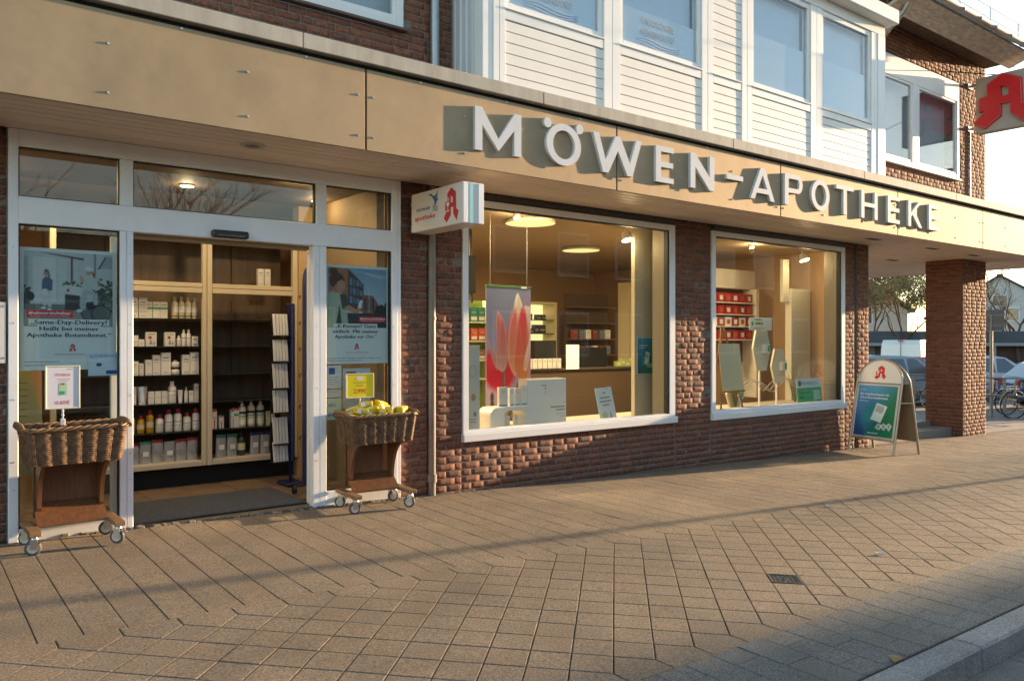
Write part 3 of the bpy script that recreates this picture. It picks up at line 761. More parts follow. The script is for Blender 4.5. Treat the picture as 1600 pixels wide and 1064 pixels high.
# platform and steps under the arcade
STEP = mat('dark granite step', (.30, .265, .22), .6, var=.4, sc=60, bump=.2, bs=120)
B('granite_step', STEP, bld, 12.6, 15.985, .20, .55, -.5, -.225, b=.006); B('granite_platform', STEP, bld, 12.6, 15.9, .552, 3.5, -.5, -.13, b=.006)
# ================================================================== SHOP NAME IN RELIEF LETTERS
def ellp(cx, cy, rx, ry, n=40, a0=0, a1=360): return [(cx+rx*math.cos(R(a0+(a1-a0)*i/n)), cy+ry*math.sin(R(a0+(a1-a0)*i/n))) for i in range(n if abs(a1-a0) == 360 else n+1)]
def glyph(ch, w, h=.385):
    s, t = .080, .056
    if ch == 'M':
        return [[(0, 0), (s, 0), (s, h*.60), (w/2, .02), (w-s, h*.60), (w-s, 0), (w, 0), (w, h), (w-s*.95, h), (w/2, h*.33), (s*.95, h), (0, h)]]
    if ch in 'OÖ': return [ellp(w/2, h/2, w/2, h/2+.008), ellp(w/2, h/2, w/2-s, h/2-.055)[::-1]]
    if ch == 'W':
        q = w/4
        return [[(0, h), (q-s*.45, 0), (q+s*.45, 0), (w/2, h*.62), (w-q-s*.45, 0), (w-q+s*.45, 0), (w, h), (w-s, h), (w-q, h*.33), (w/2+s*.42, h), (w/2-s*.42, h), (q, h*.33), (s, h)]]
    if ch == 'E': return [[(0, 0), (w, 0), (w, t), (s, t), (s, h/2-t/2), (w*.97, h/2-t/2), (w*.97, h/2+t/2), (s, h/2+t/2), (s, h-t), (w, h-t), (w, h), (0, h)]]
    if ch == 'N': return [[(0, 0), (s, 0), (s, h*.62), (w-s, 0), (w, 0), (w, h), (w-s, h), (w-s, h*.38), (s, h), (0, h)]]
    if ch == '-': return [[(0, 0), (w, 0), (w, t), (0, t)]]
    if ch == 'A': return [[(0, 0), (s, 0), (s+w*.08, h*.20), (w-s-w*.08, h*.20), (w-s, 0), (w, 0), (w/2+s*.5, h), (w/2-s*.5, h)], [(s+w*.145, h*.35), (w/2, h*.78), (w-s-w*.145, h*.35)]]
    if ch == 'P':
        r = h*.30; cx = w-r*.92; rx = r*.92
        o = [(0, 0), (s, 0), (s, h-2*r)]+ellp(cx, h-r, rx, r, 16, -90, 90)+[(0, h)]
        return [o, [(s, h-2*r+t)]+ellp(cx, h-r, rx-s*.9, r-t, 12, -90, 90)+[(s, h-t)]]
    if ch == 'T': return [[(w/2-s/2, 0), (w/2+s/2, 0), (w/2+s/2, h-t), (w, h-t), (w, h), (0, h), (0, h-t), (w/2-s/2, h-t)]]
    if ch == 'H': return [[(0, 0), (s, 0), (s, h/2-t/2), (w-s, h/2-t/2), (w-s, 0), (w, 0), (w, h), (w-s, h), (w-s, h/2+t/2), (s, h/2+t/2), (s, h), (0, h)]]
    if ch == 'K': return [[(0, 0), (s, 0), (s, h*.36), (s+w*.10, h*.47), (w-s*1.15, 0), (w, 0), (s+w*.26, h*.61), (w*.97, h), (w*.97-s*1.1, h), (s, h*.52), (s, h), (0, h)]]
sign = thing('shop_name_sign', 'large grey metal relief letters reading MÖWEN-APOTHEKE on the bronze canopy band', 'shop sign', (8.4, -.95, 3.11))
LT = [('M', 4.08, 4.60), ('Ö', 4.905, 5.345), ('W', 5.507, 6.203), ('E', 6.42, 6.70), ('N', 6.98, 7.39), ('-', 7.62, 7.92), ('A', 8.065, 8.545), ('P', 8.76, 9.145), ('O', 9.345, 9.765), ('T', 9.93, 10.36), ('H', 10.56, 10.995), ('E', 11.28, 11.62), ('K', 11.88, 12.30), ('E', 12.52, 12.83)]
for ch, a, b in LT:
    mb = MB().poly(glyph(ch, b-a), .034)
    if ch == 'Ö':
        for cx in (.015, b-a-.015): mb.poly(ellp(cx, .375, .047, .047, 20), .034)
    mb.build('letter', LETTER, sign, face(a, -.951, 3.11 if ch != '-' else 3.285))

# ================================================================== PROJECTING LIGHTBOX
lb = thing('lightbox_sign', 'white projecting lightbox with blue seagull and red pharmacy A beside the door', 'hanging sign', (4.06, -.5, 2.45))
LBX, LBW, LBH, LBZ = 3.95, .88, .363, 2.452
MB().box(LBX, LBX+.225, -.985, -.105, LBZ, LBZ+LBH, b=.006).build('housing', mat('lightbox white', (.78, .70, .64), .35), lb)
M = face(LBX-.0005, -.105, LBZ, (0, -1, 0))
fr = MB()
for a in ((LBX+.004, LBX+.045, -.992, -.9855, LBZ+.004, LBZ+LBH-.004), (LBX+.165, LBX+.221, -.992, -.9855, LBZ+.004, LBZ+LBH-.004)): fr.box(*a, b=.002)
fr.build('end_trim', WHITE, lb)
B('cyan_stripe', mat('cyan stripe', (.30, .66, .72), .4), lb, LBX+.075, LBX+.105, -.988, -.986, LBZ+.004, LBZ+LBH-.004)
text('möwen', .044, BLUEP, lb, M @ T(.22, .185, 0), width=.24, bold=.012)
text('apotheke', .05, REDP, lb, M @ T(.25, .10, 0), width=.37, bold=.02, shear=.15)
MB().poly([(.30, .325), (.36, .325), (.40, .30), (.43, .30), (.455, .32), (.475, .352), (.47, .30), (.462, .275), (.485, .262), (.46, .245), (.44, .215), (.40, .215), (.42, .235), (.415, .25), (.38, .29), (.35, .31)], 0, T(0, 0, .0006)).build('gull_emblem', BLUEP, lb, M)
wv = MB()
for q in range(3):
    pts = [(.385+.09*t/8, .205-.018*q+.006*math.sin(t*.8)) for t in range(9)]; wv.poly(pts+[(p[0], p[1]-.008) for p in reversed(pts)], 0, T(0, 0, .0006))
wv.build('wave_emblem', BLUEP, lb, M)
pharm_a(lb, M @ T(.575, .03, 0), .245, .305, .001, REDP)
bk = MB()
for z in (2.50, 2.74): bk.box(3.99, 4.13, -.104, .02, z-.025, z+.025, b=.004)
bk.build('wall_bracket', STEEL, lb)

# ================================================================== RED GOTHIC A SIGN
ra = thing('apothecary_sign', 'projecting grey sign with big raised red gothic A on the upper brick corner', 'hanging sign', (16.26, -.7, 5.3))
MB().box(16.16, 16.36, -1.22, -.15, 5.30, 6.33, b=.01).build('panel', mat('grey sign panel', (.42, .38, .34), .5, var=.06, sc=2), ra)
M = face(16.159, -.13, 5.345, (0, -1, 0))
o = MB().poly([[(x*1.02, y*.97) for x, y in A_OUT], [(x*1.02, y*.97) for x, y in A_HOLE]], .075).build('letter', RED, ra, M)
ol = MB()
def ring(l, k=.022):
    c = (.5, .48); return [(c[0]+(x-c[0])*(1-k*1.6), c[1]+(y-c[1])*(1-k*1.6)) for x, y in l]
pts = [(x*1.02, y*.97, .078) for x, y in ring(A_OUT)]; ol.tube(pts, .0045, 4, True)
ol.build('neon_outline', mat('faded pink tube', (.72, .22, .20), .4), o, M)
bk = MB()
for z in (5.43, 6.24): bk.box(16.22, 16.30, -.149, .02, z-.02, z+.02, b=.004); bk.box(16.17, 16.35, -.02, -.0, z-.05, z+.05, b=.004)
bk.build('wall_bracket', STEEL, ra)
MB().tube([(16.26, -.012, 5.38), (16.26, -.014, 3.75)], .012, 6).build('power_cable', ZINC, ra)

# ================================================================== POSTERS BEHIND THE DOOR GLASS
PY = .034
def poster_base(name, label, x0, x1, z0, z1, y=PY, cat='poster', m=PAPER, **k):
    t = thing(name, label, cat, (x0, y, z0), **k)
    MB().box(x0, x1, y, y+.003, z0, z1).build('sheet', m, t)
    return t, face(x0, y-.0004, z0)
PPR = mat('glass tinted poster paper', (.72, .80, .80), .35)  # white paper, the bluish glass reflection is put into its colour
w, h = .645, .905
pt, M = poster_base('delivery_poster', 'tall poster of a cargo bike courier greeting a woman, left side pane', .743, .743+w, 1.205, 1.205+h, m=PPR)
a = Art(112, 110, 'aebcbc')
a.rect(0, .0, 1, .30, '8d9089'); a.rect(.0, .22, .62, .34, '6f7470'); a.rect(0, .30, .60, 1, 'b9c6c8'); a.rect(.10, .33, .35, .92, 'cdd6d6'); a.rect(.38, .34, .46, .90, 'c3cfcf'); a.rect(.0, .30, .05, .92, '9db0a8')
a.rect(.60, .40, 1, 1, 'b4c2c6'); a.poly([(.16, .99), (.66, .93), (.66, .90), (.30, .96)], '5a3238'); a.rect(.515, .52, .54, .93, '55343a'); a.rect(.78, .72, .80, 1, '6a7678')
a.poly([(.82, .80), (.92, .97), (.99, .97), (.99, .80)], '96a4a6'); a.poly([(.82, .79), (.91, .97), (.92, .95), (.84, .79)], '3a4444')
rg = random.Random(2)
for q in range(170):
    a.ell(.80+rg.uniform(-.02, .2), .40+rg.gauss(0, .10), .02, .018, rg.choice(['2f4238', '24362e', '45594a', '54664f']))
for q in range(60): a.ell(rg.uniform(.0, .07), .42+rg.gauss(0, .07), .014, .016, rg.choice(['33463c', '22332c', '4c5f52']))
for q in range(50): a.ell(.54+rg.gauss(0, .04), .57+rg.gauss(0, .025), .014, .014, rg.choice(['35483e', '586b55', 'c0c8c0']))
a.ell(.075, .40, .045, .06, '2a3133'); a.rect(.45, .22, .62, .45, '2c3134'); a.poly([(.45, .44), (.63, .42), (.63, .54), (.45, .56)], 'c5cfd0'); a.rect(.47, .47, .50, .51, 'aa3333')
for cx, cy in ((.74, .20), (.86, .18)): a.ell(cx, cy, .115, .125, '20262a'); a.ell(cx, cy, .10, .108, '5e6668')
a.poly([(.66, .33), (.72, .22), (.84, .30), (.80, .36)], '24292c')
# woman at the door
a.poly([(.195, .50), (.20, .62), (.23, .66), (.275, .66), (.315, .62), (.31, .48), (.20, .48)], '4d6484'); a.poly([(.21, .48), (.21, .28), (.245, .28), (.25, .40), (.265, .26), (.30, .26), (.30, .48)], 'c8cccb')
a.ell(.245, .705, .028, .040, 'a88c7e'); a.poly([(.215, .72), (.235, .765), (.27, .755), (.29, .66), (.27, .65), (.262, .73)], '6b4d3a'); a.rect(.205, .42, .255, .50, 'd8dcdc')
a.ell(.215, .25, .03, .015, 'dfe4e4'); a.ell(.28, .23, .025, .015, 'dfe4e4')
# courier on the cargo bike
a.poly([(.66, .48), (.68, .66), (.74, .70), (.81, .66), (.84, .52), (.76, .46)], 'b4c2c2'); a.poly([(.66, .50), (.61, .30), (.64, .22), (.68, .24), (.70, .44), (.76, .45), (.78, .30), (.82, .30), (.82, .48)], '9fadae')
a.poly([(.68, .62), (.63, .60), (.61, .68), (.63, .70), (.66, .66)], 'b69a8a'); a.ell(.72, .745, .032, .04, 'a98a78'); a.ell(.72, .785, .045, .03, 'd3dada'); a.poly([(.75, .76), (.80, .72), (.79, .66), (.76, .70)], '8a5136')
a.ell(.61, .22, .035, .02, 'd5dcdc'); a.poly([(.76, .52), (.84, .46), (.85, .44), (.77, .49)], '1e2426')
a.noise(0, 0, 1, 1, .10, 4, 1)
a.build('printed_picture', pt, M @ T(.026, .325, 0), w-.052, .555)
def headline(pt, M, rows, y0, h, pitch, plate=True):
    for i, (t, wd, x) in enumerate(rows):
        if plate: MB().poly([(x-wd/2-.012, y0-i*pitch-.0085), (x+wd/2+.012, y0-i*pitch-.0085), (x+wd/2+.012, y0-i*pitch+h+.006), (x-wd/2-.012, y0-i*pitch+h+.006)], 0, T(0, 0, .0016)).build('text_plate', PPR, pt, M)
        text(t, h, INK, pt, M @ T(x, y0-i*pitch, .0016), width=wd, bold=.022)
def hashtag(pt, M, x, y, wd, sub):
    MB().poly([(x, y-.016), (x+wd, y-.016), (x+wd, y+.036), (x, y+.036)], 0, T(0, 0, .0014)).build('red_banner', REDP, pt, M)
    text('#unverzichtbar', .023, WHITEINK, pt, M @ T(x+.01, y+.006, .0016), width=wd-.02, align='LEFT', bold=.02)
    text(sub, .008, WHITEINK, pt, M @ T(x+.02, y-.010, .0016), width=wd-.04, align='LEFT')
hashtag(pt, M, .045, .408, .30, 'Arzneimittel schnell erhalten.')
headline(pt, M, [('„Same-Day-Delivery?', .515, .325), ('Heißt bei meiner', .40, .325), ('Apotheke Botendienst.“', .565, .325)], .342, .032, .048)
pharm_a(pt, M @ T(.318, .135, .001), .05, .06, .0006, REDP)
text('EINFACH UNVERZICHTBAR.', .009, REDP, pt, M @ T(.325, .112, .0008), width=.20)
lines(pt, M, .03, .30, .06, 2, .026, .006, GREYINK, 3)
w = .655
p2, M = poster_base('prescription_poster', 'tall poster of a woman with phone, right side pane of the entrance', 3.127, 3.127+w, 1.208, 1.208+.912, m=PPR)
a = Art(112, 108, '9fbccb')
a.grad(0, 0, 1, 1, 'c4d6dc', '6f9cc0'); a.poly([(.3, .98), (1, .88), (1, .80), (.6, .92)], 'aac4d4', blur=20); a.poly([(.55, .8), (1, .86), (1, .78), (.7, .76)], '87abc6', blur=20)
a.poly([(.02, .30), (.02, 1), (.34, .98), (.34, .30)], '9c6c50'); a.poly([(.34, .28), (.34, .99), (.60, .74), (.60, .28)], '4d4a4c')
for i in range(4):
    for j in range(3):
        x0 = .365+.058*i; y0 = .42+.15*j; k = (x0-.34)*.95
        a.poly([(x0, y0-k*.12), (x0+.042, y0-k*.12-.01), (x0+.042, y0+.12-k*.42), (x0, y0+.12-k*.30)], '55708c' if (i+j) % 2 else '6a8aa6')
a.poly([(.58, .24), (.58, .56), (.76, .55), (.86, .40), (.86, .24)], '8f5f47')
for i in range(3): a.rect(.60+.07*i, .30, .645+.07*i, .50, '3c4a56')
for q in range(60): a.ell(rg.uniform(.8, 1.0), .30+rg.gauss(0, .04), .03, .03, rg.choice(['2e3a34', '25302c', '3c4a3e']))
a.rect(0, 0, 1, .25, '3a3d40'); a.rect(.69, .26, .70, .66, 'c0ccd2'); a.poly([(.69, .66), (.78, .68), (.78, .69), (.69, .67)], 'a8b4ba')
a.poly([(.0, .0), (.0, .56), (.10, .62), (.22, .60), (.30, .45), (.34, .10), (.32, 0)], 'a3b8a4'); a.poly([(.20, .56), (.30, .56), (.36, .40), (.33, .30), (.24, .32)], '41504a'); a.poly([(.13, .0), (.20, .40), (.22, .2), (.24, 0)], '3b4a44')
a.poly([(.27, .34), (.34, .28), (.50, .24), (.60, .36), (.56, .40), (.48, .31), (.36, .38)], 'b98a72'); a.poly([(.50, .34), (.54, .47), (.59, .46), (.55, .33)], 'dfe5e6')
a.ell(.155, .78, .125, .13, '4a352c'); a.ell(.10, .93, .07, .06, '4a3028'); a.poly([(.13, .62), (.16, .76), (.24, .80), (.285, .76), (.30, .69), (.27, .62), (.20, .56)], 'b68a74'); a.poly([(.04, .60), (.14, .72), (.17, .58)], 'a67a64')
a.noise(0, 0, 1, 1, .09, 4, 3)
a.build('printed_picture', p2, M @ T(.026, .335, 0), w-.052, .552)
hashtag(p2, M, .34, .405, .29, 'Digitalisierung ist die Zukunft.')
headline(p2, M, [('„E-Rezept? Ganz', .42, .31), ('einfach. Mit meiner', .47, .31), ('Apotheke vor Ort.“', .43, .31)], .335, .032, .049)
pharm_a(p2, M @ T(.292, .130, .001), .05, .06, .0006, REDP)
text('EINFACH UNVERZICHTBAR.', .010, REDP, p2, M @ T(.325, .10, .0008), width=.23)
lines(p2, M, .03, .62, .05, 2, .022, .006, GREYINK, 5)
gt_, M = poster_base('greeting_card', 'small white card reading GUTE BESSERUNG under the courier poster', 1.19, 1.399, 1.155, 1.335, y=.022, cat='notice', m=mat('pale blue card', (.66, .77, .86), .4))
text('GUTE BESSERUNG!', .021, mat('card blue', (.03, .16, .42), .5), gt_, M @ T(.105, .142, 0), width=.185)
MB().poly([(.125, .012), (.20, .012), (.20, .040), (.125, .040)], 0, T(0, 0, .0006)).build('blue_badge', mat('badge blue', (.01, .09, .33), .5), gt_, M)
MB().poly(ellp(.075, .085, .020, .014), 0, T(0, 0, .0006)).build('blue_mark', mat('badge blue', (.01, .09, .33), .5), gt_, M)
lines(gt_, M, .012, .12, .132, 1, .01, .004, GREYINK, 8)
yp = thing('yellow_display', 'pale yellow leaning display board inside the left side pane', 'display', (.85, .3, 0))
MB().poly([(0, 0), (.20, 0), (.20, .30), (.095, .80), (.075, .82), (.0, .82)], .012, face(.745, .30, .40)).build('board', mat('pale yellow card', (.62, .58, .27), .5), yp)
lines(yp, face(.745, .2865, .40), .015, .085, .70, 7, .05, .007, mat('olive ink', (.25, .24, .08), .5), 9)
nt_ = thing('wall_notice', 'white screwed notice plate on the brick wall at the far left edge', 'notice', (.60, -.03, 1.26))
MB().box(.36, .652, -.032, -.020, 1.262, 1.70, b=.003).build('plate', mat('notice white', (.74, .72, .68), .4), nt_)
s_ = MB()
for z in (1.30, 1.67): s_.cyl((.636, -.0325, z), (.636, -.036, z), .007, n=8)
s_.build('screws', STEEL, nt_); MB().box(.40, .61, -.019, .0, 1.30, 1.66).build('spacer', WHITE, nt_)
# small notices low in the right pane
for nm, lab, x0, x1, z0, z1, ic, txtc in (
        ('service_notice', 'white notice with a dark blue square in the right side pane', 3.14, 3.285, .985, 1.195, (.02, .05, .16), GREYINK),
        ('care_notice', 'larger white notice with a red and a blue pictogram behind the price card', 3.30, 3.58, .80, 1.165, (.5, .07, .05), GREYINK),
        ('slim_notice', 'narrow white strip notice between two papers in the right side pane', 3.14, 3.285, .905, .975, None, GREYINK),
        ('wave_notice', 'pale green paper with a blue wave low in the right side pane', 3.14, 3.285, .70, .895, (.08, .35, .55), GREYINK)):
    t, M = poster_base(nm, lab, x0, x1, z0, z1, y=.022, cat='notice', m=mat('pale green paper', (.55, .66, .50), .5) if nm[0] == 'w' else mat('dull white paper', (.62, .66, .67), .5))
    w, h = x1-x0, z1-z0
    if nm[0] == 'c':
        MB().poly([(.03, h-.13), (.13, h-.13), (.13, h-.03), (.03, h-.03)], 0, T(0, 0, .0006)).build('red_pictogram', mat('pictogram red', (.5, .07, .05), .5), t, M)
        MB().poly([(.03, h-.26), (.13, h-.26), (.13, h-.15), (.03, h-.15)], 0, T(0, 0, .0006)).build('blue_pictogram', mat('badge blue', (.01, .09, .33), .5), t, M)
        MB().poly(ellp(.08, h-.205, .03, .04), 0, T(0, 0, .001)).build('pictogram_figure', WHITEINK, t, M); lines(t, M, .15, .27, h-.16, 5, .03, .010, GREYINK, 4)
    elif nm[1] == 'e':
        MB().poly([(.02, h-.08), (.08, h-.08), (.08, h-.02), (.02, h-.02)], 0, T(0, 0, .0006)).build('blue_square', mat('badge blue', (.01, .09, .33), .5), t, M); lines(t, M, .02, .125, h-.11, 4, .022, .006, txtc, 6)
    elif nm[0] == 'w':
        text('NEU', .03, mat('badge blue', (.01, .09, .33), .5), t, M @ T(.05, .12, 0), width=.07)
        pts = [(.01+.125*q/10, .05+.015*math.sin(q*.6)) for q in range(11)]; MB().poly(pts+[(p[0], p[1]-.03) for p in reversed(pts)], 0, T(0, 0, .0006)).build('wave_print', mat('wave blue', (.05, .30, .50), .5), t, M)
    else: lines(t, M, .015, .13, .045, 2, .022, .006, txtc, 7)

# ================================================================== BASKET CARTS
WOOD = mat('brown varnished plywood', (.175, .075, .032), .42, var=.35, sc=4, stretch=(9, 9, 1), coat=.15)
WOOD2 = mat('oak plank', (.27, .15, .065), .5, var=.35, sc=5, stretch=(8, 1, 8))
WICK = mat('wicker', (.185, .098, .045), .5, var=.6, sc=24, bump=.2, bs=160)
WICK2 = mat('thick willow rod', (.25, .14, .065), .45, var=.45, sc=22)
def rr_path(w, d, r, n=6):
    pts = []
    for cx, cy, a0 in ((w/2-r, -d/2+r, -90), (w/2-r, d/2-r, 0), (-w/2+r, d/2-r, 90), (-w/2+r, -d/2+r, 180)):
        for i in range(n+1): a = R(a0+90*i/n); pts.append((cx+r*math.cos(a), cy+r*math.sin(a)))
    return pts
def resample(pts, step):
    P = [Vector(p) for p in pts]+[Vector(pts[0])]; out = []; L_ = sum((P[i+1]-P[i]).length for i in range(len(P)-1)); n = round(L_/step); d = 0; i = 0; acc = 0
    for k in range(n):
        tgt = L_*k/n
        while acc+(P[i+1]-P[i]).length < tgt: acc += (P[i+1]-P[i]).length; i += 1
        e = (P[i+1]-P[i]); f = (tgt-acc)/max(e.length, 1e-9); p = P[i]+e*f; t = e.normalized(); out.append((p, Vector((t.y, -t.x))))
    return out
def make_cart(label, group):
    c = thing('basket_cart', label, 'display cart', None, group)
    bb, bt = .60, .845
    mw = MB(); rows = 20; NS = 40
    for k in range(rows):
        f = k/(rows-1); w = .585+.055*f; d = .355+.045*f; z = bb+.008+(bt-bb-.02)*f
        base = resample(rr_path(w, d, .05), (2*(w+d)-.086)/(NS*4)); n = len(base); pts = []
        for i, (p, nn) in enumerate(base):
            ph = 2*math.pi*i/8+(0 if k % 4 < 2 else .5); o = .0075*math.sin(ph+.25*math.sin(k*1.7)); q = p+nn*o
            pts.append((q.x, q.y, z+.002*math.sin(ph*.5+k)+.006*math.sin(p.x*5+k*.1)))
        mw.tube(pts, .0060, 5, True)
    wv_ = mw.build('wicker_weave', WICK, c)
    st = MB()
    for i in range(NS):
        s0 = resample(rr_path(.585, .355, .05), 1.79/NS)[i % 40]; s1 = resample(rr_path(.64, .40, .05), 1.99/NS)
        s1 = s1[min(i, len(s1)-1)]
        st.tube([(s0[0].x, s0[0].y, bb), (s1[0].x, s1[0].y, bt)], .0055, 4)
    st.build('stakes', WICK, wv_)
    rim = MB()
    for ph in (0, 2.1, 4.2):
        base = resample(rr_path(.655, .415, .055), .02); pts = []
        for i, (p, nn) in enumerate(base): a = i*.75+ph; q = p+nn*.010*math.cos(a); pts.append((q.x, q.y, bt+.004+.010*math.sin(a)+.003*math.sin(p.x*5)))
        rim.tube(pts, .0085, 5, True)
    rim.build('rim_braid', WICK2, c)
    base_ = MB().box(-.275, .275, -.165, .165, bb-.004, bb+.008, b=.003).build('basket_floor', WICK, c)
    for sx in (-1, 1):
        MB().tube([(sx*.33, -.20, bt+.005), (sx*.335, -.12, bt+.03), (sx*.338, 0, bt+.036), (sx*.335, .12, bt+.03), (sx*.33, .20, bt+.005)], .016, 8).build('handle', WICK2, c)
        side = [(-.17, .598)]+[(-.17+.25*math.sin(R(a)), .25+.345*math.cos(R(a))) for a in range(15, 95, 8)]+[(.12, .20), (.165, .20), (.165, .598)]
        MB().poly([(y, z) for y, z in side], .028, Matrix(((0, 0, 1, sx*.20-.010), (1, 0, 0, 0), (0, 1, 0, 0), (0, 0, 0, 1)))).build('curved_bracket', WOOD, c)
        pl = MB().box(sx*.262-.037, sx*.262+.037, -.225, .225, .135, .168, b=.004).build('side_plank', WOOD2, c)
        for sy in (-1, 1):
            x, y = sx*.262, sy*.17
            k = MB().box(x-.026, x+.026, y-.032, y+.032, .126, .1345, b=.002); k.cyl((x, y, .126), (x, y, .112), .022, .026, n=10)
            SW = T(x, y, 0) @ RZ(R(62+14*sx*sy)) @ T(-x, -y, 0)
            for q in (-1, 1): k.box(x+q*.019-.002, x+q*.019+.002, y-.018, y+.026, .046, .114, M=SW)
            k.box(x-.012, x+.012, y-.060, y-.03, .085, .092, b=.002, M=SW)
            k = k.build('caster', STEEL, c)
            prof = [(.018, -.012), (.047, -.012), (.052, -.006), (.052, .006), (.047, .012), (.018, .012)]
            MB().lathe(prof, 20, SW @ T(x, y+.010, .052) @ RY(math.pi/2)).build('wheel', mat('grey rubber wheel', (.10, .10, .105), .6), k)
            MB().cyl((x-.014, y+.010, .052), (x+.014, y+.010, .052), .034, n=14, M=SW).cyl((x-.0165, y+.01, .052), (x+.0165, y+.01, .052), .007, n=8, M=SW).build('hub', mat('pale wheel hub', (.62, .60, .55), .4), k)
    MB().box(-.2245, .2245, .168, .183, .19, .594, b=.003).build('back_panel', WOOD, c)
    MB().add([(-.2245, -.02, .17), (.2245, -.02, .17), (-.2245, .1665, .30), (.2245, .1665, .30), (-.2245, -.02, .155), (.2245, -.02, .155), (-.2245, .1665, .285), (.2245, .1665, .285)], [(0, 1, 3, 2), (4, 6, 7, 5), (0, 4, 5, 1), (2, 3, 7, 6), (0, 2, 6, 4), (1, 5, 7, 3)]).build('lower_panel', WOOD, c)
    MB().box(-.2245, .2245, .05, .13, .137, .1535, b=.003).build('cross_board', WOOD2, c)
    return c
cart = make_cart('empty wicker basket cart on casters in front of the left side pane', 'wicker basket carts beside the door')
MC1 = T(1.03, -.335, zg(1.03, -.33)) @ RZ(R(1)); MC2 = T(3.475, -.285, zg(3.47, -.28)) @ RZ(R(-4))
cart2 = copy_tree(cart, MC2); cart.matrix_basis = MC1; WM[cart.name] = MC1
cart2['label'] = 'wicker basket cart heaped with yellow packets right of the door opening'
# price cards clipped to the baskets
CLEAR = glass('clear plastic', (.92, .93, .92), 1.4)
def price_card(name, label, M, w, h, paint):
    t = thing(name, label, 'price sign', M); WMm = WM[t.name]
    MB().box(-.016, .016, -.012, .012, -.02, .03, b=.004).build('clip', mat('clear clip', (.6, .6, .58), .2), t, WMm)
    MB().cyl((0, 0, .03), (0, 0, .10), .006, n=8).ell((0, 0, .055), (.011, .011, .011)).ell((0, 0, .085), (.010, .010, .010)).build('stem', mat('clear clip', (.6, .6, .58), .2), t, WMm)
    fr = MB()
    for a in ((-w/2, -w/2+.010, -.006, .006, .10, .10+h), (w/2-.010, w/2, -.006, .006, .10, .10+h), (-w/2+.0102, w/2-.0102, -.006, .006, .10, .110), (-w/2+.0102, w/2-.0102, -.006, .006, .09+h, .10+h)): fr.box(*a, b=.002)
    fr.build('frame', mat('cream plastic frame', (.72, .68, .50), .35), t, WMm)
    o = MB().box(-w/2+.0105, w/2-.0105, -.002, .002, .1105, .0895+h).build('card', paint, t, WMm)
    return t, o, WMm @ face(-w/2, -.0024, .10)
t, o, M = price_card('price_sign', 'price card reading 0.65€ clipped to the empty basket', T(.99, -.17, .828), .225, .315, mat('white price card', (.76, .74, .80), .4))
text('ÄTHERIA', .022, REDP, t, M @ T(.112, .238, 0), width=.10)
lines(t, M, .07, .165, .215, 2, .014, .004, GREYINK, 12, align=1); lines(t, M, .14, .205, .285, 1, .01, .004, mat('card blue', (.03, .16, .42), .5), 2)
MB().poly([(.09, .10), (.14, .10), (.14, .19), (.09, .19)], 0, T(0, 0, .0006)).build('product_picture', mat('pale green print', (.42, .66, .45), .5), t, M)
MB().poly([(.092, .105), (.125, .105), (.125, .13), (.092, .13)], 0, T(0, 0, .001)).build('green_block', mat('green print', (.05, .38, .16), .5), t, M)
MB().poly([(.10, .175), (.125, .175), (.125, .188), (.10, .188)], 0, T(0, 0, .001)).build('red_cap', REDP, t, M)
text('0.65€', .026, REDP, t, M @ T(.112, .035, 0), width=.095, bold=.015)
t, o, M = price_card('price_sign', 'yellow price card reading 2,99 above the heaped basket', T(3.385, -.15, .80) @ RZ(R(-3)), .275, .225, mat('yellow price card', (.78, .66, .02), .4))
text('2,99€', .042, mat('orange red ink', (.66, .08, .02), .5), t, M @ T(.137, .045, 0), width=.13, bold=.02)
text('Heißgetränke', .016, mat('ochre ink', (.40, .22, .02), .5), t, M @ T(.137, .135, 0), width=.13)
lines(t, M, .06, .21, .11, 1, .02, .008, mat('ochre ink', (.40, .22, .02), .5), 3, align=1)
MB().poly(ellp(.137, .18, .04, .018), 0, T(0, 0, .0006)).build('emblem', mat('emblem white', (.72, .70, .62), .5), t, M)
# yellow packets
YEL = mat('yellow packet foil', (.72, .50, .015), .35, var=.12, sc=10)
ry = random.Random(21); proto = None
for i in range(26):
    lay = 0 if i < 15 else 1
    x = ry.uniform(-.24, .24); y = ry.uniform(-.13, .13)
    if i < 15: x = -.25+.125*(i % 5); y = -.12+.12*(i//5)
    elif i < 24: q = i-15; x = -.20+.1*(q % 5)+ry.uniform(-.02, .02); y = -.09+.12*(q//5)
    else: x = -.08+.14*(i-24); y = .03
    z = .815+.062*lay+.008*ry.random()+(.05 if i >= 24 else 0)
    M = MC2 @ T(x, y, z) @ RZ(ry.uniform(-.9, .9)) @ RX(ry.uniform(-.4, .4)) @ RY(ry.uniform(-.35, .35))
    if proto is None:
        proto = thing('tea_packet', 'small yellow packet in the heap filling the basket under the yellow price card', 'packet', None, 'yellow packets heaped in the right basket')
        MB().box(-.062, .062, -.036, .036, -.03, .03, b=.006).build('carton', YEL, proto)
        MB().box(-.040, -.004, -.0372, -.0365, -.016, .018).build('white_print', PAPER, proto); MB().box(.006, .052, -.0372, -.0365, -.022, -.006).build('olive_print', mat('olive print', (.22, .26, .03), .4), proto)
        MB().box(-.05, .03, -.02, .022, .0302, .0308).build('top_print', mat('pale yellow print', (.78, .66, .25), .4), proto)
        first = M
    else: copy_tree(proto, M)
proto.matrix_basis = first; WM[proto.name] = first

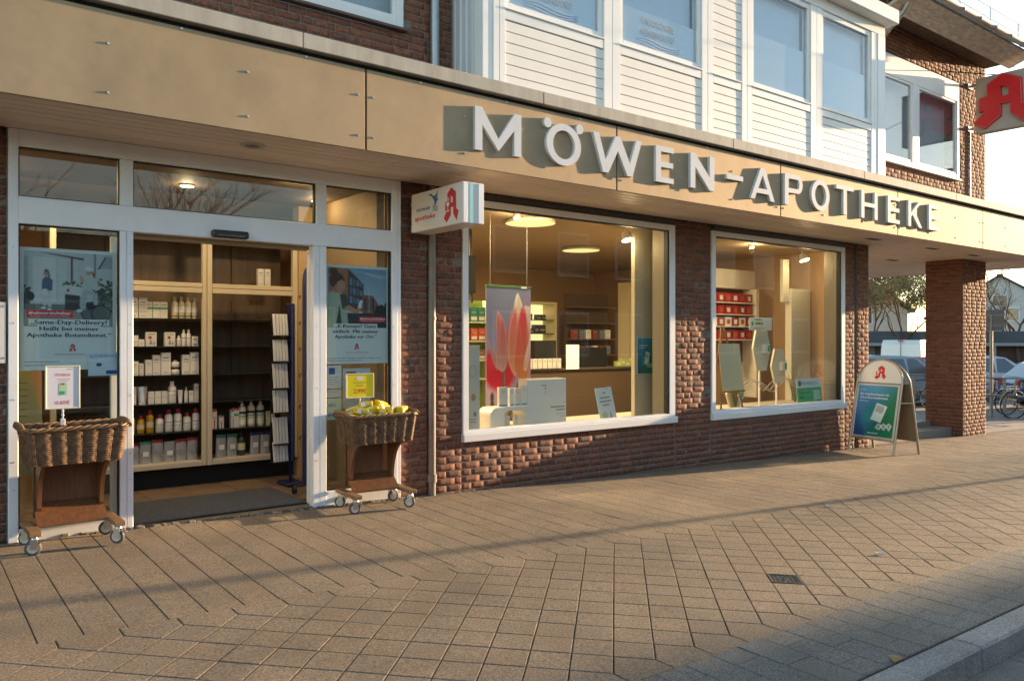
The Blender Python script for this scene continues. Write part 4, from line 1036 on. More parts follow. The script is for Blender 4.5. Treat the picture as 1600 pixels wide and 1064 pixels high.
# ================================================================== A-BOARD
AX, AY0 = 11.90, -.035
ab = thing('pavement_board', 'arched A-frame board with red A and blue green poster standing on the pavement', 'A-board', (11.9, -.56, zg(11.9, -.56)))
FRM = mat('bronze grey frame', (.42, .36, .28), .35, metal=.55)
def leaf(x0, lean, back=False):
    z0 = zg(x0, -.56)+.002
    M = T(AX, AY0, z0) @ RZ(-.203) @ face(x0-AX, 0, 0, (0, -1, 0), (lean, 0, 1.42)) @ SCL(1.10, 1, 1)
    pts = [(.0, 0, 0), (0, .55, 0), (0, 1.06, 0)]+[(.37-.37*math.cos(R(a)), 1.06+.37*math.sin(R(a)), 0) for a in range(10, 180, 10)]+[(.74, 1.06, 0), (.74, .55, 0), (.74, 0, 0)]
    fr = MB().tube(pts, .017, 8); fr.tube([(.012, .20, 0), (.728, .20, 0)], .012, 6); fr.tube([(.012, 1.06, 0), (.728, 1.06, 0)], .010, 6)
    fr.build('tube_frame', FRM, ab, M)
    arch = [(.016, 1.07), (.724, 1.07)]+[(.37+.353*math.cos(R(a)), 1.07+.350*math.sin(R(a))) for a in range(5, 180, 7)]
    MB().poly(arch, .008, T(0, 0, -.004)).build('header_panel', mat('board white', (.74, .72, .70), .4), ab, M)
    MB().box(.018, .722, .21, 1.05, -.010, .004).build('backing_panel', mat('tan backing', (.30, .20, .11), .6), ab, M)
    return M
M = leaf(AX, .262); M2 = leaf(AX+.56, -.262)
pharm_a(ab, M @ T(.285, 1.12, .0045), .19, .215, .003, RED)
fr = MB()
for a in ((.020, .050, .212, 1.048), (.690, .720, .212, 1.048), (.0505, .6895, .212, .242), (.0505, .6895, 1.018, 1.048)): fr.box(a[0], a[1], a[2], a[3], .0045, .013, b=.003)
fr.build('snap_frame', mat('silver snap frame', (.60, .60, .61), .35, metal=.4), ab, M)
a = Art(60, 76, '2a6ea8'); a.grad(0, 0, 1, 1, '1c3f8a', '4a98c8')
t_ = np.clip((a.X*1.1+(1-a.Y)*.9)-.55, 0, 1); a.put(np.clip(t_*1.3, 0, 1), '12734f'); a.put(np.clip((1-a.Y)*1.2-.5, 0, 1)*np.clip(1-a.X*1.4, 0, 1), '1a3a90')
a.put(np.clip(1-np.hypot(a.X-.25, a.Y-.42)*3, 0, 1), '3f8fc0', .6)
a.poly([(.22, .30), (.24, .58), (.48, .62), (.44, .28)], '1f8f86', .75); a.poly([(.40, .34), (.52, .66), (.78, .60), (.66, .28)], 'dfe8ea'); a.poly([(.535, .63), (.73, .585), (.68, .46), (.485, .50)], 'a9b4b8')
for q in range(3): a.poly([(.54+.13*q, .18+.02*q), (.60+.13*q, .27+.01*q), (.70+.12*q, .24), (.65+.12*q, .14)], 'd6e2e4'); a.poly([(.57+.13*q, .19+.02*q), (.61+.13*q, .25+.01*q), (.67+.12*q, .23), (.64+.12*q, .165)], '7f969c')
a.build('printed_picture', ab, M @ T(.048, .24, .005), .644, .78)
text('Ihr Impfnachweis im', .036, WHITEINK, ab, M @ T(.09, .87, .007), width=.47, align='LEFT', bold=.012); text('Scheckkartenformat', .036, WHITEINK, ab, M @ T(.09, .815, .007), width=.46, align='LEFT', bold=.012)
lines(ab, M @ T(0, 0, .007), .09, .36, .77, 1, .02, .012, mat('pale blue ink', (.45, .66, .80), .5), 5); lines(ab, M @ T(0, 0, .007), .09, .26, .945, 1, .02, .010, mat('pale blue ink', (.45, .66, .80), .5), 6); lines(ab, M @ T(0, 0, .007), .28, .62, .285, 1, .02, .012, mat('pale blue ink', (.45, .66, .80), .5), 7)
pa, pb = M @ Vector((.74, .78, -.01)), M2 @ Vector((.74, .78, 0)); MB().tube([pa, pb], .011, 6).tube([M @ Vector((0, .78, -.01)), M2 @ Vector((0, .78, 0))], .011, 6).build('hinge_strap', mat('brass strap', (.65, .52, .30), .3, metal=.7), ab)
# ================================================================== INSIDE THE SHOP
WARM = (1.0, .72, .38)
IFL = mat('brown stone floor', (.20, .145, .10), .45, var=.3, sc=6); IWALL = mat('warm beige plaster', (.40, .255, .145), .8, var=.04, sc=2)
ICEIL = mat('cream ceiling', (.42, .31, .20), .8); IDARK = mat('dark brown panel', (.10, .065, .042), .6)
room = MB()
room.box(.35, 12.38, .31, 6.2, -.12, -.05); floor_ = room.build('shop_floor', IFL, bld)
ft = MB()
for i in range(5):
    for j in range(4): MB_ = None
B('threshold', mat('metal threshold', (.20, .17, .13), .5, metal=.4), bld, 1.50, 2.98, -.03, .10, -.12, -.052)
rt = random.Random(4)
tm = MB().box(.002, .398, .002, .398, -.02, 0, b=.003).mesh('floor_tile', mat('brown floor tile', (.23, .155, .10), .4, var=.25, sc=5, rnd=.12))
for i in range(7):
    for j in range(4): inst('floor_tile', tm, floor_, T(1.1+.4*i, .95+.4*j, -.045+rt.uniform(-.001, .001)))
matm = thing('door_mat', 'grey ribbed entrance mat inside the open shop door', 'door mat', (2.24, .55, -.04))
MB().box(1.50, 3.00, .12, 1.02, -.049, -.034, b=.004).build('mat_base', mat('mat grey', (.085, .08, .075), .95, var=.4, sc=40), matm)
rb = MB(); y = .14
while y < 1.0: rb.box(1.52, 2.98, y, y+.012, -.0345, -.028); y += .028
rb.build('ribs', mat('mat rib', (.14, .13, .12), .95, var=.4, sc=60), matm)
iw = MB()
iw.box(.30, .36, .302, 6.2, -.1, 2.96); iw.box(.36, 12.38, 6.2, 6.3, -.1, 2.96); iw.box(12.34, 12.395, .302, 6.2, -.1, 2.96)
iw.build('interior_wall', IWALL, bld)
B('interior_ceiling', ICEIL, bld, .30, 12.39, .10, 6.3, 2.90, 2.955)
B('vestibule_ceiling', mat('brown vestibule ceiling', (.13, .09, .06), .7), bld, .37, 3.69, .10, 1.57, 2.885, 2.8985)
pw = MB(); pw.box(3.70, 3.78, .12, 3.2, -.1, 2.895); pw.box(.62, .68, .12, 1.6, -.1, 2.895)
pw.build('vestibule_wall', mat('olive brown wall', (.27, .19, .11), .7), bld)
B('vestibule_post', mat('orange lit post', (.50, .36, .20), .6), bld, 3.52, 3.695, 1.56, 1.72, -.05, 2.89)  # warm lamp glow is put into the post colour
B('display_deck', mat('display deck', (.62, .56, .46), .5), bld, 4.50, 12.33, .10, 1.05, .36, .43)
B('display_front', IDARK, bld, 4.50, 12.33, 1.051, 1.09, -.05, .43)
# ---- lamps
LEMI = emis('lit lamp disc', (1.0, .80, .30), .33); SEMI = emis('lit spot lamp', (1.0, .80, .48), 3)
def disc_lamp(x, y, z, r, label, pw=26):
    t = thing('ceiling_lamp', label, 'ceiling lamp', (x, y, z), 'round ceiling lamps in the shop')
    MB().lathe([(r, 0), (r, .035), (r*.98, .04), (0, .04)], 32).build('ring', mat('lamp ring', (.5, .45, .35), .5), t, T(x, y, z))
    MB().lathe([(0, .002), (r*.985, .002)], 32).build('diffuser', LEMI, t, T(x, y, z))
disc_lamp(6.2, .86, 2.85, .31, 'yellow round ceiling lamp nearest the glass in the large window', 5)
disc_lamp(8.72, 2.69, 2.85, .30, 'yellow round ceiling lamp deeper in the shop behind the large window', 10)
disc_lamp(6.6, 3.9, 2.85, .30, 'yellow round ceiling lamp near the green shelves', 11)
def spot_lamp(x, y, z, label, pw, tilt=(.0, -.35), r=.055):
    t = thing('spot_lamp', label, 'spotlight', (x, y, z), 'small ceiling spotlights')
    M = T(x, y, z) @ RX(tilt[1]) @ RY(tilt[0])
    MB().cyl((0, 0, .01), (0, 0, .11), r*1.08, r*.8, n=16).cyl((0, 0, .11), (0, 0, .16), .012, n=8).build('housing', mat('white spot housing', (.6, .57, .5), .4), t, M)
    MB().lathe([(0, .006), (r, .006)], 18).build('lens', SEMI, t, M)
    l = bpy.data.lights.new('spot_light', 'POINT'); l.energy = pw; l.color = WARM; l.shadow_soft_size = .05
    o = bpy.data.objects.new('spot_light', l); link(o, t, M @ T(0, 0, -.04))
spot_lamp(7.47, .45, 2.70, 'glowing round spotlight high at the right end of the large window', 3, r=.07)
spot_lamp(11.62, .55, 2.70, 'glowing oval spotlight high in the smaller window', 5, r=.075)
spot_lamp(10.5, .75, 2.84, 'small spotlight tucked under the ceiling in the middle of the smaller window', 4, r=.035)
spot_lamp(5.75, .55, 2.84, 'small spotlight under the ceiling above the tulip banner', 4, r=.035)
spot_lamp(2.2, 1.04, 2.86, 'lit downlight seen through the wide transom over the door', 1.6, (0, 0), r=.06)
spot_lamp(3.50, 1.05, 2.86, 'lit downlight seen through the right-hand transom pane', 1.6, (0, 0), r=.05)
for lx, ly, lz, e, tx in ((4.75, 2.6, 2.86, 110, 0), (8.85, 1.3, 2.85, 45, 0), (6.1, .15, 2.885, 10, .5), (8.2, .15, 2.885, 6, .6), (10.0, .15, 2.885, 9, .5), (1.0, 1.0, 2.86, 9, 0), (3.0, .3, 2.87, 7, .4)):     # unseen fill lights added to brighten the interior
    l = bpy.data.lights.new('interior_fill_light', 'AREA'); l.size = .25; l.energy = e; l.color = WARM
    o = bpy.data.objects.new('interior_fill_light', l); link(o, None, T(lx, ly, lz) @ RX(tx))
# ---- glazed display cabinet behind the open door
CFR = mat('cream cabinet frame', (.62, .54, .39), .45, var=.04, sc=3); DGL = mat('dark glass shelf', (.03, .035, .032), .12)
cb = thing('display_cabinet', 'cream framed glass cabinet with dark shelves behind the open door', 'cabinet', (2.5, 1.8, 0))
fr = MB()
for a in ((1.15, 1.20, .155, 2.52), (2.505, 2.545, .155, 2.52), (2.551, 2.60, .155, 2.52), (3.46, 3.515, .155, 2.52)): fr.box(a[0], a[1], 1.575, 1.63, a[2], a[3], b=.004)
for a, b_ in ((1.2005, 2.5045), (2.6005, 3.4595)):
    for z0, z1 in ((.155, .205), (1.905, 1.955), (1.960, 2.005), (2.45, 2.52)): fr.box(a, b_, 1.58, 1.625, z0, z1, b=.004)
fr.build('cabinet_frame', CFR, cb)
bk = MB().box(1.15, 3.51, 2.06, 2.08, .155, 2.52).box(1.15, 1.17, 1.631, 2.06, .155, 2.52).box(1.17, 3.51, 1.631, 2.06, .157, .187).box(1.17, 3.51, 1.631, 2.06, 2.46, 2.5)
bk.build('cabinet_back', mat('cabinet brown', (.14, .095, .062), .5, var=.3, sc=3, stretch=(6, 1, .5)), cb)
B('plinth', DARK, cb, 1.15, 3.51, 1.70, 2.0, -.045, .15)
SZ = [.207, .508, .793, 1.078, 1.364, 1.643]
for z in SZ[1:]: MB().box(1.175, 3.455, 1.64, 2.05, z-.010, z, b=.002).build('glass_shelf', DGL, cb)
MB().box(1.175, 3.455, 1.64, 2.05, .19, .2055).build('bottom_shelf', CFR, cb)
for z in (1.50, 2.25):
    for x in (1.7, 2.95): MB().box(x, x+.02, 2.03, 2.05, z-.5 if z < 2 else z-.2, z+.35 if z < 2 else z+.2).build('rear_strip', mat('cabinet strip', (.12, .085, .05), .5), cb)
# ---- products
PWH = mat('white carton', (.74, .72, .68), .5, rnd=.06); PCR = mat('cream plastic bottle', (.60, .55, .36), .35, rnd=.05); SILV = mat('silver pouch foil', (.52, .51, .50), .25, metal=.35, rnd=.06)
CAPR = mat('red cap', (.42, .025, .03), .35); AMB = mat('amber yellow bottle', (.55, .30, .02), .25); GRN = mat('green print', (.05, .38, .16), .5); TEAL = mat('pouch teal', (.04, .25, .17), .4); NAVY = mat('navy print', (.015, .03, .13), .4)
ORG = mat('orange red carton', (.55, .09, .03), .45)
pr_ = random.Random(31)
def carton(lbl, x, y, z, w, h, d, bands=(), m=PWH, grp=None):
    t = thing('medicine_carton', lbl, 'carton', T(x, y, z) @ RZ(pr_.uniform(-.06, .06)), grp); M = WM[t.name]
    MB().box(-w/2, w/2, -d/2, d/2, 0, h, b=.0025).build('carton_body', m, t, M)
    for z0, z1, bm, k in bands: B('print_band', bm, t, -w/2*k, w/2*k, -d/2-.0008, -d/2-.0003, h*z0, h*z1, M=M)
    return t
TXT = [(.74, .80, GREYINK, .6), (.62, .645, GREYINK, .75), (.10, .13, GREYINK, .5)]
def bottle(lbl, x, y, z, r, h, m, cap, pump=False, band=None, grp=None):
    t = thing('bottle', lbl, 'bottle', T(x, y, z), grp); M = WM[t.name]
    MB().lathe([(0, 0), (r*.92, 0), (r, h*.03), (r, h*.68), (r*.85, h*.76), (r*.4, h*.81), (r*.38, h*.84)], 16).build('bottle_body', m, t, M)
    if pump: MB().cyl((0, 0, h*.84), (0, 0, h*.90), r*.42, n=12).cyl((0, 0, h*.90), (0, 0, h*.97), r*.12, n=8).box(-r*1.0, r*.25, -r*.16, r*.16, h*.955, h, b=.002).build('pump', cap, t, M)
    else: MB().cyl((0, 0, h*.80), (0, 0, h), r*.52, n=14).build('cap', cap, t, M)
    if band:
        for z0, z1, bm in band: MB().lathe([(r*1.012, h*z0), (r*1.012, h*z1)], 16).build('label_band', bm, t, M)
def tubep(lbl, x, y, z, w, h, m, cap, grp=None):
    t = thing('cream_tube', lbl, 'tube', T(x, y, z), grp); M = WM[t.name]
    vs = [(w*.36*math.cos(2*math.pi*i/14), w*.36*math.sin(2*math.pi*i/14), h*.12) for i in range(14)]+[(w*.5*math.cos(2*math.pi*i/14)*1.0, .004*math.sin(2*math.pi*i/14), h) for i in range(14)]
    MB().add(vs, [(i, (i+1) % 14, 14+(i+1) % 14, 14+i) for i in range(14)], None, True).add(vs[14:], [tuple(range(14))]).build('tube_body', m, t, M)
    MB().cyl((0, 0, 0), (0, 0, h*.12), w*.34, n=14).build('cap', cap, t, M)
def pouch(lbl, x, y, z, w, h, top, body, grp=None):
    t = thing('refill_pouch', lbl, 'pouch', T(x, y, z) @ RX(.06), grp); M = WM[t.name]; vs = []; n = 7
    for j in range(7):
        f = j/6
        for s_ in (-1, 1):
            for i in range(n): u = -1+2*i/(n-1); vs.append((u*w/2*(1-.10*f), s_*(.026*(1-f)*(1-u*u)**.5+.002+.003*math.sin(u*7+f*5+x*30)), h*f))
    fs = []
    for j in range(6):
        for s_ in (0, 1):
            for i in range(n-1): q = j*2*n+s_*n+i; fs.append((q, q+1, q+1+2*n, q+2*n) if s_ == 0 else (q+1, q, q+2*n, q+1+2*n))
        q = j*2*n; fs += [(q, q+2*n, q+3*n, q+n), (q+n-1, q+2*n-1, q+4*n-1, q+3*n-1)]
    MB().add(vs, fs, None, True).build('pouch_body', body, t, M)
    MB().box(-w*.44, w*.44, -.006, .006, h*.86, h*1.0, b=.002).build('top_seal', top, t, M)
    B('print_label', PAPER if top is not CAPR else GREYINK, t, -w*.24, w*.24, -.030, -.0275, h*.34, h*.56, M=M)
rowname = ['bottom', 'fifth', 'fourth', 'third', 'second', 'top']
def L_(i, desc, row, side): return f'{ORD[i]} {desc} from the left, {rowname[row]} shelf, {side} cabinet half'
yf = 1.72
# top row
for i in range(2): carton(L_(i, 'tall white carton', 5, 'left'), 1.885+.085*i, yf, SZ[5], .078, .205, .05, TXT+[(.30, .33, GREYINK, .8)])
for i in range(3): carton(L_(i, 'green banded carton', 5, 'left'), 2.02+.072*i, yf, SZ[5], .068, .165, .05, [(.55, .66, GRN, 1), (.8, .85, GREYINK, .6)])
for i in range(4): bottle(L_(i, 'cream bottle', 5, 'left'), 2.272+.065*i, yf, SZ[5], .030, .222, PCR, PCR, band=[(.30, .55, PAPER), (.10, .14, INK)])
# second row
for i, x in enumerate((1.845, 1.905, 1.955)): carton(L_(i, 'small white carton', 4, 'left'), x, yf+.02*(i % 2), SZ[4], .052, (.14, .11, .07)[i], .05, [(.4, .46, GREYINK, .6)])
for i, x in enumerate((2.045, 2.222)):
    t = carton(L_(i, 'square picture carton', 4, 'left'), x, yf, SZ[4], .10, .142, .05, [(.82, .88, GREYINK, .7)]); M = WM[t.name]
    mb = MB(); mb.poly([(-.02, .02), (-.005, .08), (.012, .02)], 0, M @ face(0, -.0262, 0)).poly([(.015, .02), (.025, .06), (.035, .02)], 0, M @ face(0, -.0262, 0)); mb.build('figure_print', GREYINK, t)
    MB().poly(ellp(-.012, .09, .016, .014, 12), 0, M @ face(0, -.0262, 0)).build('red_print', CAPR, t)
for i in range(3): bottle(L_(i, 'slim white bottle', 4, 'left'), 2.31+.048*i, yf, SZ[4], .022, (.11, .17, .17)[i], PWH, PWH, band=[(.48, .52, GREYINK)])
for i in range(2): carton(L_(i, 'little stacked carton', 4, 'left'), 2.465, yf, SZ[4]+.052*i, .06, .05, .05, [(.3, .5, NAVY, .6)])
# third row
xs = [1.855, 1.90, 1.955, 2.02, 2.095, 2.185, 2.375, 2.46]; hs = [.13, .14, .12, .155, .20, .225, .20, .225]; ws = [.04, .055, .04, .06, .075, .09, .075, .085]
for i in range(8): carton(L_(i, 'white skin care carton', 3, 'left'), xs[i], yf, SZ[3], ws[i], hs[i], .05, TXT)
for i in range(2): bottle(L_(i, 'low cream jar', 3, 'left'), 2.275, yf, SZ[3]+.075*i, .040, .07, PWH, INK if i == 0 else PCR)
# fourth row
carton(L_(0, 'broad white carton', 2, 'left'), 1.86, yf, SZ[2], .095, .175, .05, TXT)
tubep(L_(0, 'silver cream tube', 2, 'left'), 1.965, yf, SZ[2], .10, .175, SILV, PWH)
for i in range(3): carton(L_(i, 'narrow white carton', 2, 'left'), 2.045+.062*i, yf, SZ[2], .056, .125, .05, [(.5, .53, GREYINK, .7)])
bottle(L_(0, 'white pump bottle', 2, 'left'), 2.245, yf, SZ[2], .040, .22, PWH, PWH, band=[(.35, .37, GREYINK), (.55, .58, GREYINK)])
tubep(L_(1, 'small cream tube', 2, 'left'), 2.325, yf, SZ[2], .055, .13, PWH, PWH); bottle(L_(1, 'thin capped bottle', 2, 'left'), 2.382, yf, SZ[2], .018, .155, PWH, PCR)
for i in range(2): carton(L_(i+4, 'white carton', 2, 'left'), 2.43+.05*i, yf, SZ[2], .042, (.12, .19)[i], .05, TXT)
# fifth row
for i in range(3): bottle(L_(i, 'amber bottle with red cap', 1, 'left'), 1.865+.085*i, yf, SZ[1], .036, (.20, .175, .225)[i], PCR if i == 0 else AMB, CAPR, band=[(.25, .5, PCR)])
for i in range(5): bottle(L_(i, 'white bottle with red cap', 1, 'left'), 2.125+.088*i, yf, SZ[1], .038, (.175, .22, .225, .18, .22)[i], PWH, CAPR, band=[(.28, .30, GREYINK), (.42, .46, GREYINK)])
# bottom row
for i in range(6): pouch(L_(i, 'silver refill pouch', 0, 'left'), 1.88+.112*i, yf, SZ[0], .112, .205+.012*(i % 3), (CAPR, GRN, CAPR, SILV, CAPR, CAPR)[i], SILV)
# right half
for i in range(3): carton(L_(i, 'orange topped carton', 1, 'right'), 2.66+.072*i+(.05 if i == 2 else 0), yf, SZ[1], .05, (.20, .13, .19)[i], .05, [(.88, 1, ORG, 1), (.0, .5, ORG, .25), (.55, .6, GREYINK, .7)])
carton('red and white carton beside the pump bottles in the cabinet', 2.885, yf, SZ[1], .062, .20, .05, [(.9, 1, ORG, 1), (.60, .72, mat('green print', (.05, .38, .16)), .8)])
for i in range(3): bottle(L_(i, 'cream pump bottle', 1, 'right'), 2.955+.098*i, yf, SZ[1], .040, .285-.01*(i == 0), PCR, PWH, True, band=[(.40, .44, GRN), (.10, .30, PWH), (.50, .60, NAVY)])
for i in range(2): carton(L_(i, 'plain cream carton', 1, 'right'), 3.23+.055*i, yf, SZ[1], .045, .15, .05, m=PCR)
for i in range(2): pouch(L_(i, 'green pouch', 0, 'right'), 2.73+.115*i, yf, SZ[0]+.0, .11, .235, TEAL, SILV)
bottle(L_(0, 'dark bottle', 0, 'right'), 2.945, yf, SZ[0], .042, .24, mat('dark green bottle', (.03, .05, .03), .3), INK, band=[(.25, .55, PCR)])
for i in range(2): pouch(L_(i+3, 'blue pouch', 0, 'right'), 3.09+.11*i, yf, SZ[0], .105, .235, NAVY, SILV)
for i in range(2): carton(f'{ORD[i]} white box standing behind the upper cabinet pane', 3.16+.075*i, 1.75, 2.006, .066, .19, .05, TXT)
# ---- blue brochure racks
BLUE = mat('dark blue rack', (.010, .016, .075), .4)
bk_ = thing('brochure_rack', 'blue brochure stand with six tiers of white leaflets inside the door', 'brochure rack', (3.2, 1.0, -.04))
MR = T(3.115, 1.06, 0)
MB().box(.096, .128, -.07, .10, .20, 1.80, b=.01).build('side_post', BLUE, bk_, MR)
MB().box(.02, .22, -.12, .16, -.045, -.01, b=.01).box(.10, .125, .0, .03, -.01, .21).build('foot', BLUE, bk_, MR)
for k in range(6):
    zt = [1.44, 1.20, .935, .68, .40, .04][k]+.02; h = [.21, .21, .24, .22, .25, .35][k]; z = zt-.0+.20-.20
    zb = [1.475, 1.215, .945, .70, .385, .205][k]; hh = [.215, .215, .245, .225, .265, .20][k]
    xo = -.02*(5-k)/5
    MB().box(-.085, .092, -.045, .05, zb-.012, zb, b=.002).box(-.085, .092, .045, .05, zb, zb+hh*.8).build('tier_tray', BLACKP, bk_, MR)
    n = 5
    for q in range(n):
        t = thing('leaflet', f'{ORD[q]} white leaflet from the left in the {ORD[k]} tier of the blue stand', 'leaflet', MR @ T(-.064+.033*q, -.02+.004*q, zb) @ RY(-.05+.02*pr_.random()) @ RX(-.05), 'white leaflets in the blue stand')
        MB().box(-.0135, .0135, -.006, .006, 0, hh, b=.0015).build('paper_stack', PWH, t, WM[t.name])
r2 = thing('glasses_rack', 'tall dark blue revolving rack with curved top at the right door jamb', 'display rack', (3.28, .62, -.04))
MB().poly([(0, 0)]+[(.0, 1.95)]+[(.10-.10*math.cos(R(a)), 1.95+.17*math.sin(R(a))) for a in range(10, 90, 10)]+[(.16, 2.12), (.16, 0)], .05, T(3.16, .62, .02) @ RZ(R(38)) @ RX(R(90))).build('blue_panel', BLUE, r2)
MB().tube([(3.20, .60, .03), (3.05, .55, .03), (3.05, .55, .0)], .012, 6).cyl((3.035, .55, -.005), (3.065, .55, -.005), .035, n=12).build('castor_arm', BLACKP, r2)
kk = MB()
for z in (.5, .8, 1.1, 1.35, 1.6, 1.85): kk.tube([(3.14, .60, z), (3.10, .54, z), (3.10, .54, z-.03)], .006, 5)
kk.build('hooks', BLACKP, r2)

# ================================================================== LARGE WINDOW DISPLAY
tb = thing('tulip_banner', 'hanging banner printed with pink tulips in the large window', 'banner', (5.82, .8, .52))
a = Art(96, 200, '9aa0bb'); a.grad(0, 0, 1, 1, 'b7a9c2', '8089ae'); a.put(np.clip(1-np.hypot((a.X-.9)*1.5, a.Y-.5)*2, 0, 1), 'd97fa0', .8)
a.put(np.clip(1-np.hypot((a.X-.15)*1.6, (a.Y-.2))*3.2, 0, 1), 'e0b8cc', .9)
a.ell(.30, .34, .40, .16, 'd8263a', soft=.30); a.ell(.10, .44, .16, .10, 'e0324a', soft=.5); a.ell(.98, .14, .22, .10, 'dd5570', soft=.8); a.put(np.clip(1-a.Y*12, 0, 1), 'c8b0c4', .6)
rgt = np.random.default_rng(4)
STR = rgt.random((14, a.w)); STR = np.cumsum(STR-.5, 1); STR -= np.array([np.convolve(r, np.ones(41)/41, 'same') for r in STR]); STR = STR/np.abs(STR).max()
def stem(p0, p1, w0, w1, cl, cd):
    t = np.clip((a.Y-p1[1])/(p0[1]-p1[1]), 0, 1); cx = p1[0]+(p0[0]-p1[0])*t+.02*np.sin(t*2.6); w = w1+(w0-w1)*t; u = (a.X-cx)/w
    m = np.clip((1-np.abs(u))*4, 0, 1)*((a.Y < p0[1]) & (a.Y > p1[1])); c = np.array(lin(cl))*np.clip(.5+.5*u, 0, 1)[..., None]+np.array(lin(cd))*np.clip(.5-.5*u, 0, 1)[..., None]; a.put(m, c)
stem((.37, .37), (.36, .0), .035, .03, '8a8a66', '4c5140'); stem((.76, .31), (.52, .0), .06, .07, 'a3a65e', '4f5a36')
def petal(pts, base, tip, edge, k, blur=7, al=1.):
    """one petal: colour runs from its base to its tip, paler at the rim, with fine veins along it"""
    ins = np.zeros(a.X.shape, bool); n = len(pts)
    P = []                                     # smooth the outline
    for i in range(n):
        p0, p1, p2, p3 = (pts[(i+q-1) % n] for q in range(4))
        for t in (0, .25, .5, .75): P.append(tuple(.5*(2*p1[c]+(p2[c]-p0[c])*t+(2*p0[c]-5*p1[c]+4*p2[c]-p3[c])*t*t+(3*p1[c]-p0[c]-3*p2[c]+p3[c])*t**3) for c in (0, 1)))
    for i in range(len(P)):
        (xa, ya), (xb, yb) = P[i], P[(i+1) % len(P)]
        if ya != yb: ins ^= ((ya > a.Y) != (yb > a.Y)) & (a.X < (xb-xa)*(a.Y-ya)/(yb-ya)+xa)
    m = ins.astype(float); soft = m.copy()
    for _ in range(3): m = (m+np.roll(m, 1, 0)+np.roll(m, -1, 0)+np.roll(m, 1, 1)+np.roll(m, -1, 1))/5
    for _ in range(60): soft = (soft+np.roll(soft, 3, 0)+np.roll(soft, -3, 0)+np.roll(soft, 2, 1)+np.roll(soft, -2, 1))/5
    y0 = min(p[1] for p in P); y1 = max(p[1] for p in P); t = np.clip((a.Y-y0)/(y1-y0), 0, 1)[..., None]
    c = np.array(lin(base))*(1-t)**1.3+np.array(lin(tip))*(1-(1-t)**1.3)
    e = np.clip(1.9-2.1*soft, 0, 1)[..., None]; c = c*(1-.65*e)+np.array(lin(edge))*.65*e
    cx = sum(p[0] for p in P)/len(P); sx = np.clip(((a.X-cx)/(.6+1.2*np.abs(a.Y-(y0+y1)/2))*1.1+.5)*a.w, 0, a.w-1).astype(int)
    c = np.clip(c*(1+.48*STR[k % 14][sx][..., None]), 0, 1); a.put(m, c, al)
petal([(.0, .64), (.06, .55), (.16, .42), (.26, .37), (.22, .48), (.13, .54)], 'a87a76', 'b06a70', 'd8a8a4', 0)
petal([(.22, .42), (.32, .36), (.40, .38), (.36, .60), (.30, .79), (.25, .82), (.22, .76), (.23, .60)], 'b98d7c', 'c05560', 'e6c4bc', 1)
petal([(.36, .37), (.46, .40), (.52, .54), (.56, .72), (.57, .85), (.50, .74), (.42, .62), (.36, .50)], 'b5706c', 'bf3f52', 'd99a98', 2)
petal([(.29, .40), (.37, .36), (.44, .42), (.46, .56), (.41, .70), (.33, .80), (.29, .70), (.27, .54)], 'c09a86', 'cc4a5a', 'dca9a4', 3)
petal([(.58, .70), (.62, .88), (.69, .965), (.76, .92), (.82, .82), (.76, .66), (.66, .60)], 'd56a6a', 'efe4d0', 'f3ece0', 4)
petal([(.80, .66), (.84, .85), (.92, .865), (.99, .84), (1.0, .66), (.96, .44), (.88, .40)], 'd45560', 'e9c6c6', 'f0e0da', 5)
petal([(.47, .56), (.50, .42), (.58, .345), (.66, .33), (.70, .52), (.70, .74), (.66, .86), (.58, .80), (.51, .70)], 'dca066', 'd8606a', 'ecc2b6', 6)
petal([(.60, .42), (.68, .31), (.82, .275), (.93, .29), (.97, .42), (.96, .60), (.90, .80), (.80, .86), (.72, .78), (.66, .62)], 'dd8a48', 'd23a4e', 'e9a8a0', 7)
petal([(.82, .38), (.90, .36), (.98, .50), (.99, .64), (.93, .56), (.87, .48)], 'e3a98c', 'f0d8cc', 'f4e6dc', 8, al=.8)
petal([(.70, .34), (.78, .30), (.84, .40), (.80, .60), (.74, .72), (.71, .54)], 'e08a3e', 'd8485a', 'dc7a60', 9, al=.7)
a.ell(.13, .16, .05, .05, '4a5244', soft=.4); a.poly([(.06, .0), (.10, .13), (.17, .13), (.20, .0)], '505c48', blur=9); a.poly([(.40, .10), (.47, .16), (.44, .12)], '3e4a38', blur=3)
a.noise(0, 0, 1, 1, .03, 5, 6)
a.build('printed_picture', tb, face(5.49, .7995, .515), .665, 1.525)
B('banner_sheet', mat('banner backing', (.55, .52, .55), .6), tb, 5.488, 6.157, .8005, .806, .512, 2.043)
MB().box(5.485, 6.16, .79, .815, 2.043, 2.075, b=.004).build('top_rail', mat('green rail', (.10, .20, .10), .5), tb); B('maker_tag', PAPER, tb, 6.0, 6.08, .785, .789, 2.045, 2.07)
for x in (5.55, 6.1): MB().cyl((x, .803, 2.075), (x, .803, 2.9), .0025, n=4).build('hanging_wire', STEEL, tb)
